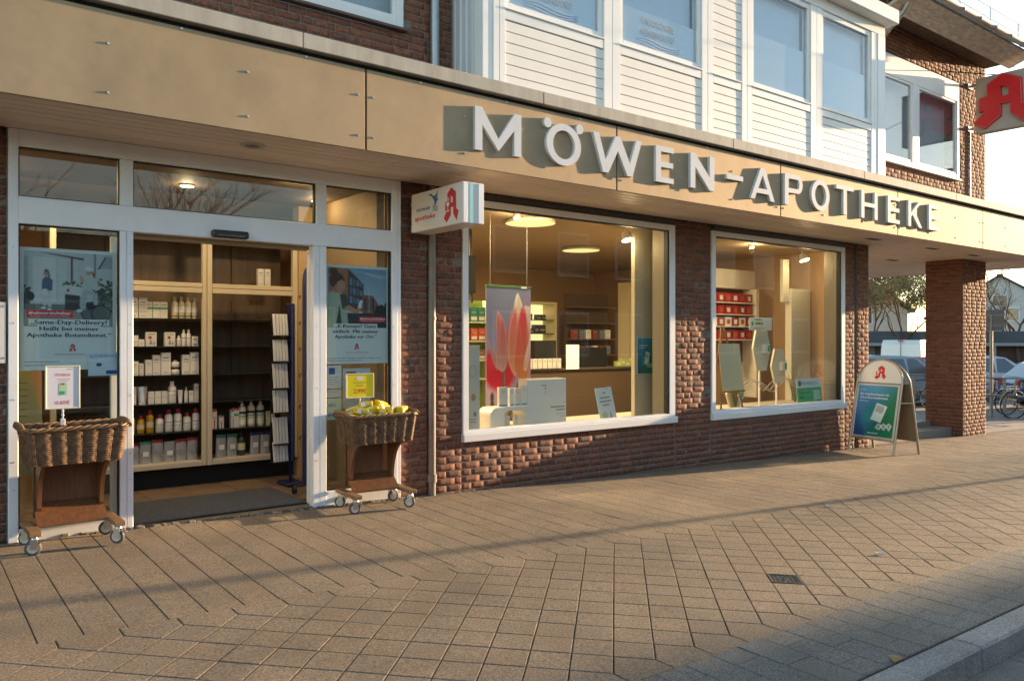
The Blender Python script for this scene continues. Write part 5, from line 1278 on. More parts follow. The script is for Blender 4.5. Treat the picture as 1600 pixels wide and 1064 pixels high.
# white riser with tubes
ri = thing('display_riser', 'white rounded arch riser below the tulip banner', 'display stand', (5.52, .45, .43))
ou = [(-.335, 0)]+[(-.235-.10*math.cos(R(q)), .165+.085*math.sin(R(q))) for q in range(0, 91, 15)]+[(.235+.10*math.sin(R(q)), .165+.085*math.cos(R(q))) for q in range(0, 91, 15)]+[(.335, 0)]
inn = [(.16, 0)]+[(.11+.05*math.cos(R(q)), .16+.05*math.sin(R(q))) for q in range(0, 91, 15)]+[(-.09-.05*math.sin(R(q)), .16+.05*math.cos(R(q))) for q in range(0, 91, 15)]+[(-.14, 0)]
MB().poly((ou+inn)[::-1], .24, face(5.535, .56, .431)).build('arch', ACRYL, ri)
SKY_ = mat('tube blue band', (.10, .28, .42), .45)
def slimbox(lbl, x, y, z, w, h, k): carton(lbl, x, y, z, w, h, .045, [(.03, .10, SKY_, 1), (.75, .78, GREYINK, .5)], grp='slim white packs on the riser')
for i, (x, w, h) in enumerate(((5.455, .115, .215), (5.575, .06, .20), (5.65, .065, .20), (5.755, .08, .225))): slimbox(f'{ORD[i]} slim white pack with blue foot standing on the arch riser', x, .44, .682, w, h, i)
for i in range(2): slimbox(f'{ORD[i]} white pack standing under the arch riser', 5.49+.12*i, .40, .432, .052, .145, i)
wb = thing('display_block', 'large plain white display block with small grey print', 'display', (6.09, .48, .43))
MB().box(5.80, 6.40, .42, .60, .431, .975, b=.008).build('block', ACRYL, wb); M = face(5.80, .4195, .431)
for q, (wd, hh_) in enumerate(((.14, .012), (.04, .03), (.05, .010))): lines(wb, M, .24-wd/2+.04, .24+wd/2+.04, .46-.04*q, 1, .02, hh_, GREYINK, 30+q)
lines(wb, M, .32, .575, .20, 2, .035, .018, GREYINK, 41, align=2); lines(wb, M, .42, .575, .12, 2, .028, .010, mat('light grey ink', (.5, .5, .5), .5), 42, align=2); lines(wb, M, .52, .575, .255, 1, .028, .010, GREYINK, 43, align=2)
ln = thing('leaning_notice', 'white notice leaning against the inside of the large window', 'notice', (6.9, .2, .43))
M = face(6.76, .20, .432, (.97, .18, 0), (-.10, .20, 1)); MB().box(0, .36, 0, .42, -.004, 0).build('sheet', mat('bluish white notice', (.72, .78, .78), .45), ln, M)
lines(ln, M, .12, .24, .345, 1, .03, .022, GREYINK, 50, align=1); lines(ln, M, .05, .31, .285, 3, .045, .020, GREYINK, 51, align=1); lines(ln, M, .20, .33, .395, 1, .03, .008, GREYINK, 52)
MB().poly([(.05, .05), (.17, .04), (.18, .10), (.14, .125), (.06, .115)], 0, T(0, 0, .001)).build('yellow_print', mat('pale olive print', (.55, .56, .30), .5), ln, M); MB().poly([(.23, .04), (.26, .04), (.26, .09), (.245, .12), (.23, .09)], 0, T(0, 0, .001)).build('bottle_print', GREYINK, ln, M)
bp = thing('vaccine_poster', 'small blue green poster on the beige panel at the right of the large window', 'poster', (7.83, .44, .98))
a2 = Art(40, 64, '1d6f9f'); a2.grad(0, 0, 1, 1, '153c86', '2f93b4'); t_ = np.clip(a2.X*1.0+(1-a2.Y)*.9-.5, 0, 1); a2.put(t_, '137a52')
a2.poly([(.25, .22), (.28, .5), (.48, .52), (.46, .22)], '2a9a8e', .8); a2.poly([(.42, .28), (.52, .62), (.76, .58), (.66, .24)], 'd9e6e6'); a2.poly([(.52, .55), (.68, .52), (.65, .44), (.50, .46)], '90a8ac'); a2.ell(.68, .24, .12, .07, '8cc0b0'); a2.ell(.84, .22, .09, .06, '8cc0b0')
a2.build('printed_picture', bp, face(7.665, .4625, .99), .305, .465); B('sheet', PAPER, bp, 7.66, 7.975, .463, .467, .985, 1.46)
lines(bp, face(7.665, .4615, .99), .03, .22, .36, 2, .03, .012, mat('pale blue ink', (.45, .66, .80), .5), 60)
B('beige_partition', mat('olive beige blind panel', (.50, .44, .31), .7, var=.05, sc=3), bld, 7.62, 8.95, .47, .53, .44, 2.895)
sd = thing('product_standee', 'tall narrow white standee with botanical prints at the left edge of the large window', 'standee', (4.85, .3, .43))
MB().box(4.62, 5.045, .30, .33, .431, 1.37, b=.004).build('board', mat('standee white', (.66, .66, .60), .5), sd); M = face(4.62, .2992, .431)
MB().poly([ellp(.335, .66, .045, .065), ellp(.335, .66, .040, .060)[::-1]], 0, T(0, 0, .0006)).build('round_print', GREYINK, sd, M)
for q, (x, z, rx, rz, c) in enumerate(((.235, .40, .018, .07, GRN), (.34, .38, .03, .04, ORG), (.25, .22, .03, .03, GRN), (.36, .20, .022, .03, GREYINK))): MB().poly(ellp(x, z, rx, rz, 14), 0, T(0, 0, .0006)).build('plant_print', mat('olive leaf print', (.16, .20, .06), .5) if c is GRN else (mat('tan print', (.50, .34, .18), .5) if c is ORG else c), sd, M)
lines(sd, M, .19, .40, .14, 3, .03, .010, GREYINK, 61); lines(sd, M, .19, .3, .86, 2, .03, .008, GREYINK, 62)
# shelving deeper in the shop
LIME = mat('lime green shelf back', (.30, .42, .05), .6); NICHE = emis('lit niche back', (1.0, .84, .36), .36)
gs = thing('green_shelf_unit', 'lime green wall shelves with boxes behind the tulip banner', 'shelf', (6.2, 2.4, 0))
B('back', LIME, gs, 5.6, 6.62, 2.46, 2.5, .2, 1.98)
for z in (.9, 1.16, 1.42, 1.68): B('shelf_board', mat('pale shelf', (.55, .55, .40), .5), gs, 5.6, 6.62, 2.22, 2.459, z-.02, z)
for x in (5.58, 6.62): B('side', mat('pale shelf', (.55, .55, .40), .5), gs, x, x+.02, 2.22, 2.5, .2, 1.98)
bx = [GRN, ORG, PWH, ORG, GRN, TEAL]
for r, z in enumerate((1.68, 1.42, 1.16)):
    for i in range(7): carton(f'{ORD[i]} coloured box from the left on the {("top", "middle", "lower")[r]} lime green shelf', 5.68+.135*i, 2.33, z, .12, .20-.03*r, .10, [(.1, .35, PWH, .8), (.6, .7, GREYINK, .5)], m=(TEAL, ORG, mat('brown box', (.25, .12, .05), .5))[r])
nu = thing('lit_niche', 'yellow lit wall niche with dark boxes on glass shelves at the back of the shop', 'shelf', (9.5, 4.8, 0))
B('back', NICHE, nu, 8.9, 9.82, 4.96, 4.98, 1.0, 2.09)
for a_ in ((8.86, 8.9, 4.6, 4.98, .9, 2.13), (9.82, 9.87, 4.6, 4.98, .9, 2.13), (8.9, 9.82, 4.6, 4.98, 2.09, 2.13), (8.9, 9.82, 4.6, 4.98, .9, 1.0)): B('niche_frame', mat('cream niche frame', (.6, .5, .3), .5), nu, *a_)
for z in (1.28, 1.55, 1.80): B('glass_shelf', DGL, nu, 8.91, 9.81, 4.62, 4.95, z-.012, z)
for i, (x, z, w, h) in enumerate(((9.30, 1.80, .12, .11), (9.52, 1.80, .10, .10), (9.63, 1.80, .10, .10), (9.30, 1.55, .2, .09), (9.46, 1.55, .1, .16), (9.60, 1.55, .16, .16), (9.34, 1.28, .22, .07), (9.66, 1.28, .06, .12))): carton(f'{ORD[i]} dark box in the yellow lit niche counting from the top shelf', x, 4.75, z, w, h, .1, [(.3, .5, GREYINK, .7)], m=mat('dark product box', (.06, .055, .06), .5))
n2 = thing('lit_glass_column', 'narrow lit glass column shelf at the back right of the shop', 'shelf', (11.2, 3.6, 0))
B('back', NICHE, n2, 11.15, 11.42, 3.96, 3.98, .9, 2.2); B('side', mat('cream niche frame', (.6, .5, .3), .5), n2, 10.85, 11.15, 3.7, 3.98, .5, 2.5)
for z in (1.1, 1.42, 1.72): B('glass_shelf', DGL, n2, 11.16, 11.42, 3.72, 3.95, z-.012, z)
for i, z in enumerate((1.1, 1.42, 1.72)): bottle(f'{ORD[i]} bottle from below in the narrow lit glass column', 11.25, 3.85, z, .035, .24, TEAL if i == 1 else AMB, PWH)
ct = thing('sales_counter', 'brown sales counter with a lit end in the middle of the shop', 'counter', (8.6, 3.0, 0))
MB().box(7.9, 10.6, 3.1, 3.7, -.05, .93, b=.01).build('counter_body', mat('counter wood', (.13, .085, .05), .5), ct); MB().box(7.85, 10.65, 3.05, 3.75, .931, .97, b=.005).build('counter_top', mat('counter top', (.10, .08, .07), .35), ct)
B('lit_panel', emis('lit counter end', (1.0, .78, .40), .30), ct, 8.72, 9.0, 3.040, 3.048, .95, 1.35)
MB().box(8.2, 8.65, 3.2, 3.5, .971, 1.42, b=.01).box(9.3, 9.9, 3.3, 3.6, .971, 1.30, b=.01).build('screens', BLACKP, ct)
for i in range(7): carton(f'{ORD[i]} pale box from the left standing along the sales counter', 7.95+.10*i, 3.0+.05, .971, .085, .16, .06, TXT, m=PWH)
for i in range(5): carton(f'{ORD[i]} pale green carton on the right of the sales counter', 9.95+.11*i, 3.0+.1, .971, .10, .09+.05*(i % 2), .08, [(.4, .6, PWH, .7)], m=mat('lime carton', (.40, .45, .15), .5))
wallu = thing('brown_wall_unit', 'dark brown wall unit with rows of cartons behind the counter', 'shelf', (9.3, 4.4, 0))
B('back', IDARK, wallu, 10.0, 11.1, 4.5, 4.55, .3, 2.3)
for z in (1.15, 1.45, 1.75, 2.05): B('shelf_board', mat('brown shelf', (.16, .10, .06), .5), wallu, 10.0, 11.1, 4.25, 4.499, z-.02, z)
for r, z in enumerate((1.15, 1.45)):
    for i in range(6): carton(f'{ORD[i]} carton from the left on the {("lower", "upper")[r]} brown wall shelf', 10.1+.17*i, 4.38, z, .12, .17, .08, TXT, m=(PWH, mat('dull red box', (.30, .06, .04), .5), mat('grey blue box', (.16, .2, .26), .5))[(i+r) % 3])
tv = thing('wall_screen', 'black hanging screen at the upper left inside the large window', 'screen', (5.9, 2.0, 2.2))
MB().box(5.75, 6.18, 1.98, 2.03, 2.05, 2.55, b=.01).cyl((6.1, 2.0, 2.55), (6.1, 2.0, 2.9), .02, n=8).cyl((6.12, 2.0, 1.92), (6.12, 2.0, 2.05), .018, n=8).build('screen_case', BLACKP, tv)
# roof spot truss line and dark beam

# ================================================================== SMALLER WINDOW DISPLAY
rs = thing('red_box_shelf', 'white shelf of red boxes at the left of the smaller window', 'shelf', (11.2, 1.7, 0))
RBX = mat('red box', (.36, .025, .022), .45, rnd=.1)
B('header', mat('white header board', (.66, .60, .50), .5), rs, 10.3, 11.9, 1.70, 1.76, 2.30, 2.62); B('back', mat('red brown back', (.22, .06, .04), .5), rs, 10.3, 11.78, 1.86, 1.9, 1.05, 2.30); B('side', mat('white header board', (.66, .60, .50), .5), rs, 11.785, 11.86, 1.58, 1.9, .44, 2.299)
SS = [2.06, 1.86, 1.66, 1.44]
for z in SS: B('shelf_board', mat('white header board', (.66, .60, .50), .5), rs, 10.3, 11.78, 1.60, 1.859, z-.018, z)
for r, z in enumerate(SS):
    for i in range(6):
        carton(f'{ORD[i]} red box from the left on the {("top", "second", "third", "lowest")[r]} shelf of the smaller window', 10.72+.19*i, 1.70, z, .165, .15, .12, [(.25, .75, (ORG, PWH)[(i+r) % 2], .5)], m=RBX if (r, i % 2) != (2, 0) else PWH)
wn = thing('hanging_notice', 'small white notice hanging in the middle of the smaller window', 'notice', (10.37, .5, 1.58))
B('sheet', mat('notice cream', (.68, .68, .58), .5), wn, 10.09, 10.65, .5, .504, 1.575, 1.765); M = face(10.09, .4992, 1.575)
lines(wn, M, .12, .44, .15, 1, .02, .020, mat('slate ink', (.12, .18, .22), .5), 70); lines(wn, M, .14, .52, .085, 1, .02, .034, mat('olive print', (.22, .26, .03), .4), 71); lines(wn, M, .1, .46, .03, 2, .022, .008, GREYINK, 72); MB().poly(ellp(.08, .10, .03, .03), 0, T(0, 0, .0006)).build('mark', GRN, wn, M)
gn = thing('green_notice', 'green and white shop notice low at the right of the smaller window', 'notice', (11.1, .2, .45))
M = face(10.80, .15, .452, (1, 0, 0), (0, .08, 1)); w_ = .66
MB().box(0, w_, 0, .39, -.004, 0).build('sheet', PWH, gn, M); MB().poly([(0, .0), (w_, .0), (w_, .25), (0, .25)], 0, T(0, 0, .0006)).build('green_field', mat('sign green', (.10, .42, .13), .45), gn, M)
MB().poly([(w_*.66, .06), (w_*.95, .06), (w_*.95, .21), (w_*.66, .21)], 0, T(0, 0, .0012)).build('leaf_panel', mat('pale leaf green', (.45, .66, .42), .45), gn, M); MB().poly(ellp(.09, .32, .045, .045), 0, T(0, 0, .0008)).build('round_mark', mat('dark mark', (.05, .14, .10), .4), gn, M)
text('BIONORICA', .05, INK, gn, M @ T(.16, .295, 0), width=.40, align='LEFT'); text('Gesund in', .045, mat('dark mark', (.05, .14, .10), .4), gn, M @ T(.05, .16, .001), width=.30, align='LEFT'); lines(gn, M @ T(0, 0, .001), .05, .25, .09, 1, .03, .03, mat('dark mark', (.05, .14, .10), .4), 74)
wp = thing('white_column', 'pale tall display column at the right of the smaller window', 'display', (12.0, .8, .43))
MB().box(11.72, 12.28, .86, .98, .431, 2.27, b=.006).build('column', mat('pale column', (.62, .58, .46), .5), wp); MB().box(11.55, 11.72, .90, .96, 2.05, 2.75, b=.004).build('upper_panel', mat('pale column', (.62, .58, .46), .5), wp)
HEXM = mat('cream hexagon board', (.66, .60, .44), .5)
for i, (x, z, rx, rz, lab) in enumerate(((10.50, 1.30, .22, .34, 'tall cream hexagon board below the small hanging notice'), (11.02, 1.02, .20, .27, 'lower cream hexagon board right of the tall one'), (9.98, .62, .20, .20, 'low cream hexagon board near the easel'))):
    t = thing('hexagon_board', lab, 'display', (x, .6, z-rz)); hx = [(-rx*.55, -rz), (rx*.55, -rz), (rx, 0), (rx*.55, rz), (-rx*.55, rz), (-rx, 0)]
    MB().poly(hx, .03, face(x, .6+.05*i, z)).build('board', HEXM, t); MB().box(x-.01, x+.01, .605+.05*i, .63+.05*i, .43, z).build('stand_rod', ACRYL, t)
    o = thing('green_product_box', f'small white and green box on the {("tall", "lower", "low")[i]} hexagon board', 'carton', (x+.05, .55+.05*i, z-.05))
    MB().box(x-.0, x+.13, .515+.05*i, .569+.05*i, z-.07, z+.06, b=.003).build('carton_body', PWH, o); B('green_print', GRN, o, x+.07, x+.125, .513+.05*i, .5146+.05*i, z-.05, z+.045)
ea = thing('display_easel', 'wooden easel at the lower left of the smaller window', 'easel', (9.4, .4, .43))
mb = MB()
for p, q in (((9.22, .34, .44), (9.40, .48, 1.62)), ((9.72, .34, .44), (9.46, .48, 1.62)), ((9.46, .72, .44), (9.43, .49, 1.58)), ((9.20, .33, .70), (9.74, .33, .70))): mb.tube([p, q], .016, 6)
mb.build('easel_frame', WOOD2, ea)
eb = thing('easel_poster', 'glossy pale poster resting on the easel in the smaller window', 'poster', (9.4, .38, .7))
MB().box(-.24, .24, 0, .66, -.006, 0).build('sheet', mat('glossy pale poster', (.66, .62, .42), .12), eb, face(9.46, .31, .72, (1, .0, 0), (0, .12, 1)))
wg = thing('window_wreath', 'looped pale wire garland along the floor of the smaller window', 'garland', (10.2, .4, .45))
for q in range(3): MB().tube([(9.7+.09*i, .42+.03*q, .62+.02*q+.20*abs(math.sin(i*.33+q*.25))) for i in range(19)], .006, 5).build('wire_loop', mat('pale wire', (.6, .56, .42), .4), wg)
# tall grasses in the window
for i, (x, z) in enumerate(((11.45, .44), (9.92, .44))):
    t = thing('dried_grass', ('tuft of dry grass in front of the pale column', 'tuft of dry grass behind the low hexagon board')[i], 'plant', (x, .62, z)); mb = MB(); rq = random.Random(80+i)
    for q in range(40):
        a0 = rq.uniform(0, 6.28); l_ = rq.uniform(.3, .62); s_ = rq.uniform(.05, .28); mb.tube([(x+.02*math.cos(a0), .62, z), (x+s_*.4*math.cos(a0), .62+s_*.3*math.sin(a0), z+l_*.6), (x+s_*math.cos(a0), .62+s_*.5*math.sin(a0), z+l_)], [.003, .0025, .001], 3)
    mb.build('grass_blades', mat('dry grass', (.22, .20, .09), .7), t)
# ================================================================== BEYOND THE ARCADE
TYRE = mat('tyre rubber', (.025, .025, .026), .8); CGL = mat('car window glass', (.10, .125, .145), .06, spec=.8); CHR = mat('alloy rim', (.45, .45, .46), .3, metal=.8)
LTR = mat('red tail lamp', (.45, .015, .012), .2); LTW = mat('clear head lamp', (.6, .62, .64), .12); PLATE = mat('plate white', (.7, .7, .68), .5)
def car(name, label, cat, M, paint, L_=4.2, W_=1.76, H=1.46, van=False):
    c = thing(name, label, cat, M); hw = W_/2
    if van: prof = [(-L_/2, .38, .95, .95), (-L_/2+.03, .36, 1.0, 1.0), (L_*.20, .36, 1.0, 1.0), (L_*.36, .36, 1.0, .98), (L_*.46, .36, .95, .9), (L_/2, .40, .82, .8)]
    else: prof = [(-L_/2, .42, .78, .80), (-L_/2+.08, .30, .90, .90), (-L_*.38, .24, .95, .97), (-L_*.1, .22, .95, 1.0), (L_*.20, .22, .93, 1.0), (L_*.36, .24, .84, .97), (L_/2-.10, .28, .72, .90), (L_/2, .40, .62, .78)]
    vs = []; fs = []; n = 8
    for x, zb, zt, kw in prof:
        w = hw*kw
        vs += [(x, -w*.90, zb), (x, -w, zb+.14), (x, -w*1.0, (zb+zt)/2+.05), (x, -w*.93, zt), (x, w*.93, zt), (x, w, (zb+zt)/2+.05), (x, w, zb+.14), (x, w*.90, zb)]
    for i in range(len(prof)-1): fs += [(i*n+k, (i+1)*n+k, (i+1)*n+(k+1) % n, i*n+(k+1) % n) for k in range(n)]
    fs += [tuple(range(n)), tuple(range((len(prof)-1)*n, len(prof)*n))[::-1]]
    b = MB().add(vs, [f[::-1] for f in fs], None, False)
    if van: cab = [(-L_/2+.02, 1.0), (-L_/2+.07, H*.90), (-L_/2+.16, H*.98), (-L_/2+.30, H), (L_*.16, H), (L_*.30, H*.93), (L_*.44, .97)]
    else: cab = [(-L_*.47, .90), (-L_*.36, H*.94), (-L_*.20, H), (L_*.02, H*.985), (L_*.10, H*.95), (L_*.29, .90)]
    zb = cab[0][1]; vs = []; m = len(cab)
    for s_ in (-1, 1):
        for x, z in cab: vs.append((x, s_*hw*(.93 if z < 1.02 else (.93-.20*(z-.9)/(H-.9) if not van else .94-.10*max(0, (z-.9)/(H-.9))**2)), z))
    fs = [(i, i+1, m+i+1, m+i) for i in range(m-1)]+[tuple(range(m))[::-1], tuple(range(m, 2*m))]
    b.add(vs, [f[::-1] for f in fs]); b.build('body', paint, c, M)
    def win(nm, pts, mt=CGL):
        mb = MB(); P = [Vector(p) for p in pts]; nn = (P[1]-P[0]).cross(P[2]-P[0]).normalized(); ce = sum(P, Vector())/len(P)
        if nn.dot(ce-Vector((0, 0, .8))) < 0: nn = -nn
        mb.add([p+nn*.012 for p in P]+[p-nn*.004 for p in P], [tuple(range(len(P))), tuple(range(2*len(P)-1, len(P)-1, -1))]+[(i, (i+1) % len(P), len(P)+(i+1) % len(P), len(P)+i) for i in range(len(P))]); mb.build(nm, mt, c, M)
    def sh(i, j, u, v, s_):   # point on the cabin side
        return None
    for s_ in (-1, 1):
        wy = lambda z: s_*hw*(.94-.10*max(0, (z-.9)/(H-.9))**2 if van else .93-.20*(z-.9)/(H-.9))
        if not van:
            zt = H*.93
            for xa, xb, xc, xd in ((-L_*.40, -L_*.33, -L_*.205, -L_*.20), (-L_*.17, -L_*.17, .0, L_*.02), (L_*.03, L_*.03, L_*.09, L_*.22)): win('side_window', [(xa, wy(.93), .93), (xb, wy(zt), zt), (xc, wy(zt), zt), (xd, wy(.93), .93)])
        else: win('side_window', [(L_*.18, wy(1.05), 1.05), (L_*.18, wy(H*.9), H*.88), (L_*.30, wy(H*.9), H*.86), (L_*.40, wy(1.05), 1.05)])
        for x in (-L_*.30, L_*.31):
            r = .31 if not van else .33
            w_ = MB().lathe([(r*.62, -.10), (r*.95, -.10), (r, -.06), (r, .06), (r*.95, .10), (r*.62, .10)], 20, T(x, s_*(hw-.09), r) @ RX(math.pi/2)).build('wheel', TYRE, c, M)
            rm = MB().lathe([(0, .085), (r*.18, .085), (r*.2, .06), (r*.55, .07), (r*.63, .095), (r*.63, -.09), (0, -.09)], 16, T(x, s_*(hw-.09), r) @ RX(s_*-math.pi/2)); rm.build('rim', CHR, w_, M)
        k = L_*.14 if not van else L_*.42
        MB().box(k, k+.10, s_*(hw+.05)-.08, s_*(hw+.05)+.08, .93, 1.05, b=.03).build('wing_mirror', paint, c, M)
        MB().box(-L_/2-.015, -L_/2+.07, s_*hw*.70-.11, s_*hw*.70+.11, .70 if not van else .8, .88 if not van else 1.15, b=.02).build('tail_lamp', LTR, c, M)
        MB().box(L_/2-.16, L_/2-.01, s_*hw*.60-.16, s_*hw*.60+.16, .56, .68, b=.03).build('head_lamp', LTW, c, M)
    def endw(nm, i0, i1, k=.84, f=.12):
        (xa, za), (xb, zb2) = cab[i0], cab[i1]; pa = (xa+(xb-xa)*f, za+(zb2-za)*f); pb = (xa+(xb-xa)*(1-f), za+(zb2-za)*(1-f))
        ya = hw*(.93 if van else .93-.20*(pa[1]-.9)/(H-.9))*k; yb = hw*(.93 if van else .93-.20*(pb[1]-.9)/(H-.9))*k
        win(nm, [(pa[0], -ya, pa[1]), (pb[0], -yb, pb[1]), (pb[0], yb, pb[1]), (pa[0], ya, pa[1])])
    endw('rear_window' if not van else 'rear_door_panel', 0, 1) if not van else None
    endw('windscreen', m-2, m-1, .90, .08)
    MB().box(-L_/2-.02, -L_/2+.02, -.26, .26, .52, .63, b=.005).build('number_plate', PLATE, c, M)
    MB().box(-L_/2-.01, -L_/2+.10, -hw*.8, hw*.8, .34, .50, b=.03).box(L_/2-.10, L_/2+.012, -hw*.7, hw*.7, .32, .48, b=.03).build('bumper', BLACKP, c, M)
    if van: MB().box(-L_/2-.004, -L_/2+.03, -.006, .006, .45, H-.08).box(-L_/2-.004, -L_/2+.05, -hw*.88, hw*.88, 1.02, 1.035).build('door_seam', BLACKP, c, M); MB().box(-L_/2+.0, -L_/2+.1, -.12, .12, H-.06, H-.01, b=.01).build('roof_lamp', LTR, c, M)
    return c
def gp(u_ratio, y): return None
CP = lambda n, c, r=.25, me=.0: mat(n, c, r, metal=me, coat=.6)
zy = lambda x: zg(x, 0)-.012
car('parked_car', 'pale silver blue estate car parked just behind the A-board', 'car', T(24.9, 6.0, zy(25)) @ RZ(R(-28)), CP('silver blue paint', (.34, .42, .48), .25, .4), 4.5, 1.78, 1.56)
car('white_van', 'white delivery van parked beyond the silver blue estate car', 'van', T(41.5, 13.3, zy(26)) @ RZ(R(14)), CP('white van paint', (.72, .71, .68), .3), 5.2, 2.0, 2.05, True)
car('parked_car', 'dark red car half hidden between the white van and the brick pillar', 'car', T(31.6, 8.2, zy(26)) @ RZ(R(-15)), CP('red paint', (.22, .015, .02), .25), 4.1, 1.75, 1.42)
car('parked_car', 'silver hatchback right of the corner pillar behind the bicycle hoops', 'car', T(30.6, 5.45, zy(26)) @ RZ(R(-52)), CP('silver paint', (.50, .52, .55), .25, .4), 4.1, 1.74, 1.52)
car('parked_car', 'dark blue car at the far right edge behind the bicycle', 'car', T(27.8, 1.55, zy(26)) @ RZ(R(-48)), CP('blue paint', (.02, .04, .13), .25), 4.3, 1.76, 1.45)
car('parked_car', 'maroon car behind the silver hatchback near the flat garages', 'car', T(38.2, 6.1, zy(26)) @ RZ(R(30)), CP('maroon paint', (.20, .05, .04), .3), 4.3, 1.76, 1.45)
# bicycle hoops
HOOP = mat('galvanised tube', (.30, .29, .27), .45, metal=.6)
def hoop(label, x, y, w, h, rz):
    z = zy(x); t = thing('bicycle_stand', label, 'bike stand', T(x, y, z) @ RZ(rz), 'tubular bicycle stands'); M = WM[t.name]
    r = .10; pts = [(-w/2, 0, h-.34)]+[(-w/2, 0, h-.34)]+[(-w/2+r-r*math.cos(R(a)), 0, h-r+r*math.sin(R(a))) for a in range(0, 91, 18)]+[(w/2-r+r*math.sin(R(a)), 0, h-r+r*math.cos(R(a))) for a in range(0, 91, 18)]+[(w/2-r+r*math.cos(R(a)), 0, h-.34+r-r-r*math.sin(R(a))+r*0) for a in range(0, 91, 18)]+[(-w/2+r-r*math.sin(R(a)), 0, h-.34-r*math.cos(R(a))) for a in range(0, 91, 18)]
    MB().tube(pts[1:], .024, 8, True).build('hoop', HOOP, t, M); MB().box(-.035, .035, -.03, .03, -.05, h-.02, b=.006).build('post', HOOP, t, M)
hoop('tubular bicycle stand seen right of the corner pillar', 22.4, 1.73, 1.5, 1.0, R(-58)); hoop('second tubular bicycle stand at the right edge of the picture', 22.4, .75, 1.4, 1.0, R(-60)); hoop('tubular bicycle stand between the A-board and the corner pillar', 22.8, 4.2, 1.3, 1.0, R(-58))
# bicycles
def bike(label, x, y, rz):
    t = thing('bicycle', label, 'bicycle', T(x, y, zy(x)) @ RZ(rz), 'parked bicycles'); M = WM[t.name]; r = .34
    fw, rw = (.53, 0, r), (-.53, 0, r)
    for p in (fw, rw):
        w = MB().tube([(p[0]+r*math.cos(a/24*2*math.pi), 0, r+r*math.sin(a/24*2*math.pi)) for a in range(24)], .018, 6, True).build('wheel', TYRE, t, M)
        s_ = MB()
        for a in range(12): s_.tube([(p[0], 0, r), (p[0]+r*math.cos(a*math.pi/6), 0, r+r*math.sin(a*math.pi/6))], .002, 3)
        s_.build('spokes', STEEL, w, M)
    bb, st, hd = (-.08, 0, .30), (-.20, 0, .80), (.36, 0, .86); fr = MB()
    for p, q in ((bb, st), (bb, (.40, 0, .68)), (st, hd), (rw, bb), (rw, (-.18, 0, .72)), (hd, (.40, 0, .66)), ((.40, 0, .68), fw)): fr.tube([p, q], .016, 6)
    fr.build('frame', mat('black bike frame', (.02, .02, .024), .35), t, M)
    MB().tube([(-.20, 0, .80), (-.225, 0, .92)], .012, 6).ell((-.24, 0, .95), (.13, .07, .03)).build('saddle', BLACKP, t, M)
    MB().tube([hd, (.34, 0, 1.0), (.36, 0, 1.02)], .012, 6).tube([(.22, -.28, 1.04), (.36, -.20, 1.03), (.38, 0, 1.02), (.36, .20, 1.03), (.22, .28, 1.04)], .012, 6).build('handlebar', BLACKP, t, M)
    for cx, a0, a1 in ((.53, 20, 170), (-.53, 10, 190)): MB().tube([(cx+.37*math.cos(R(q)), 0, r+.37*math.sin(R(q))) for q in range(a0, a1, 15)], .012, 5).build('mudguard', STEEL, t, M)
    MB().box(-.85, -.40, -.06, .06, .74, .755).tube([(-.53, .05, r), (-.6, .05, .74)], .006, 4).build('carrier', STEEL, t, M); MB().cyl((.46, 0, .90), (.50, 0, .90), .04, n=10).build('lamp', LTW, t, M)
bike('black bicycle leaning at the stand just right of the corner pillar', 23.0, 2.35, R(150)); bike('black bicycle at the far right edge by the blue car', 22.8, 1.2, R(-35)); bike('black bicycle behind the A-board beside the corner pillar', 22.9, 4.3, R(-50))
# traffic sign seen from behind
tsn = thing('road_sign', 'grey back of a rectangular road sign on a post right of the corner pillar', 'road sign', T(22.3, 2.0, zy(22.3))); M = WM[tsn.name]
MB().cyl((0, 0, 0), (0, 0, 2.6), .038, n=10).build('post', HOOP, tsn, M)
MB().box(-.30, .30, -.012, .012, 2.20, 2.74, b=.01).build('plate', mat('grey sign back', (.17, .18, .19), .6), tsn, M @ RZ(R(-52)))
MB().box(-.31, .31, -.02, -.011, 2.32, 2.36).box(-.31, .31, -.02, -.011, 2.58, 2.62).build('clamp_rail', HOOP, tsn, M @ RZ(R(-52)))
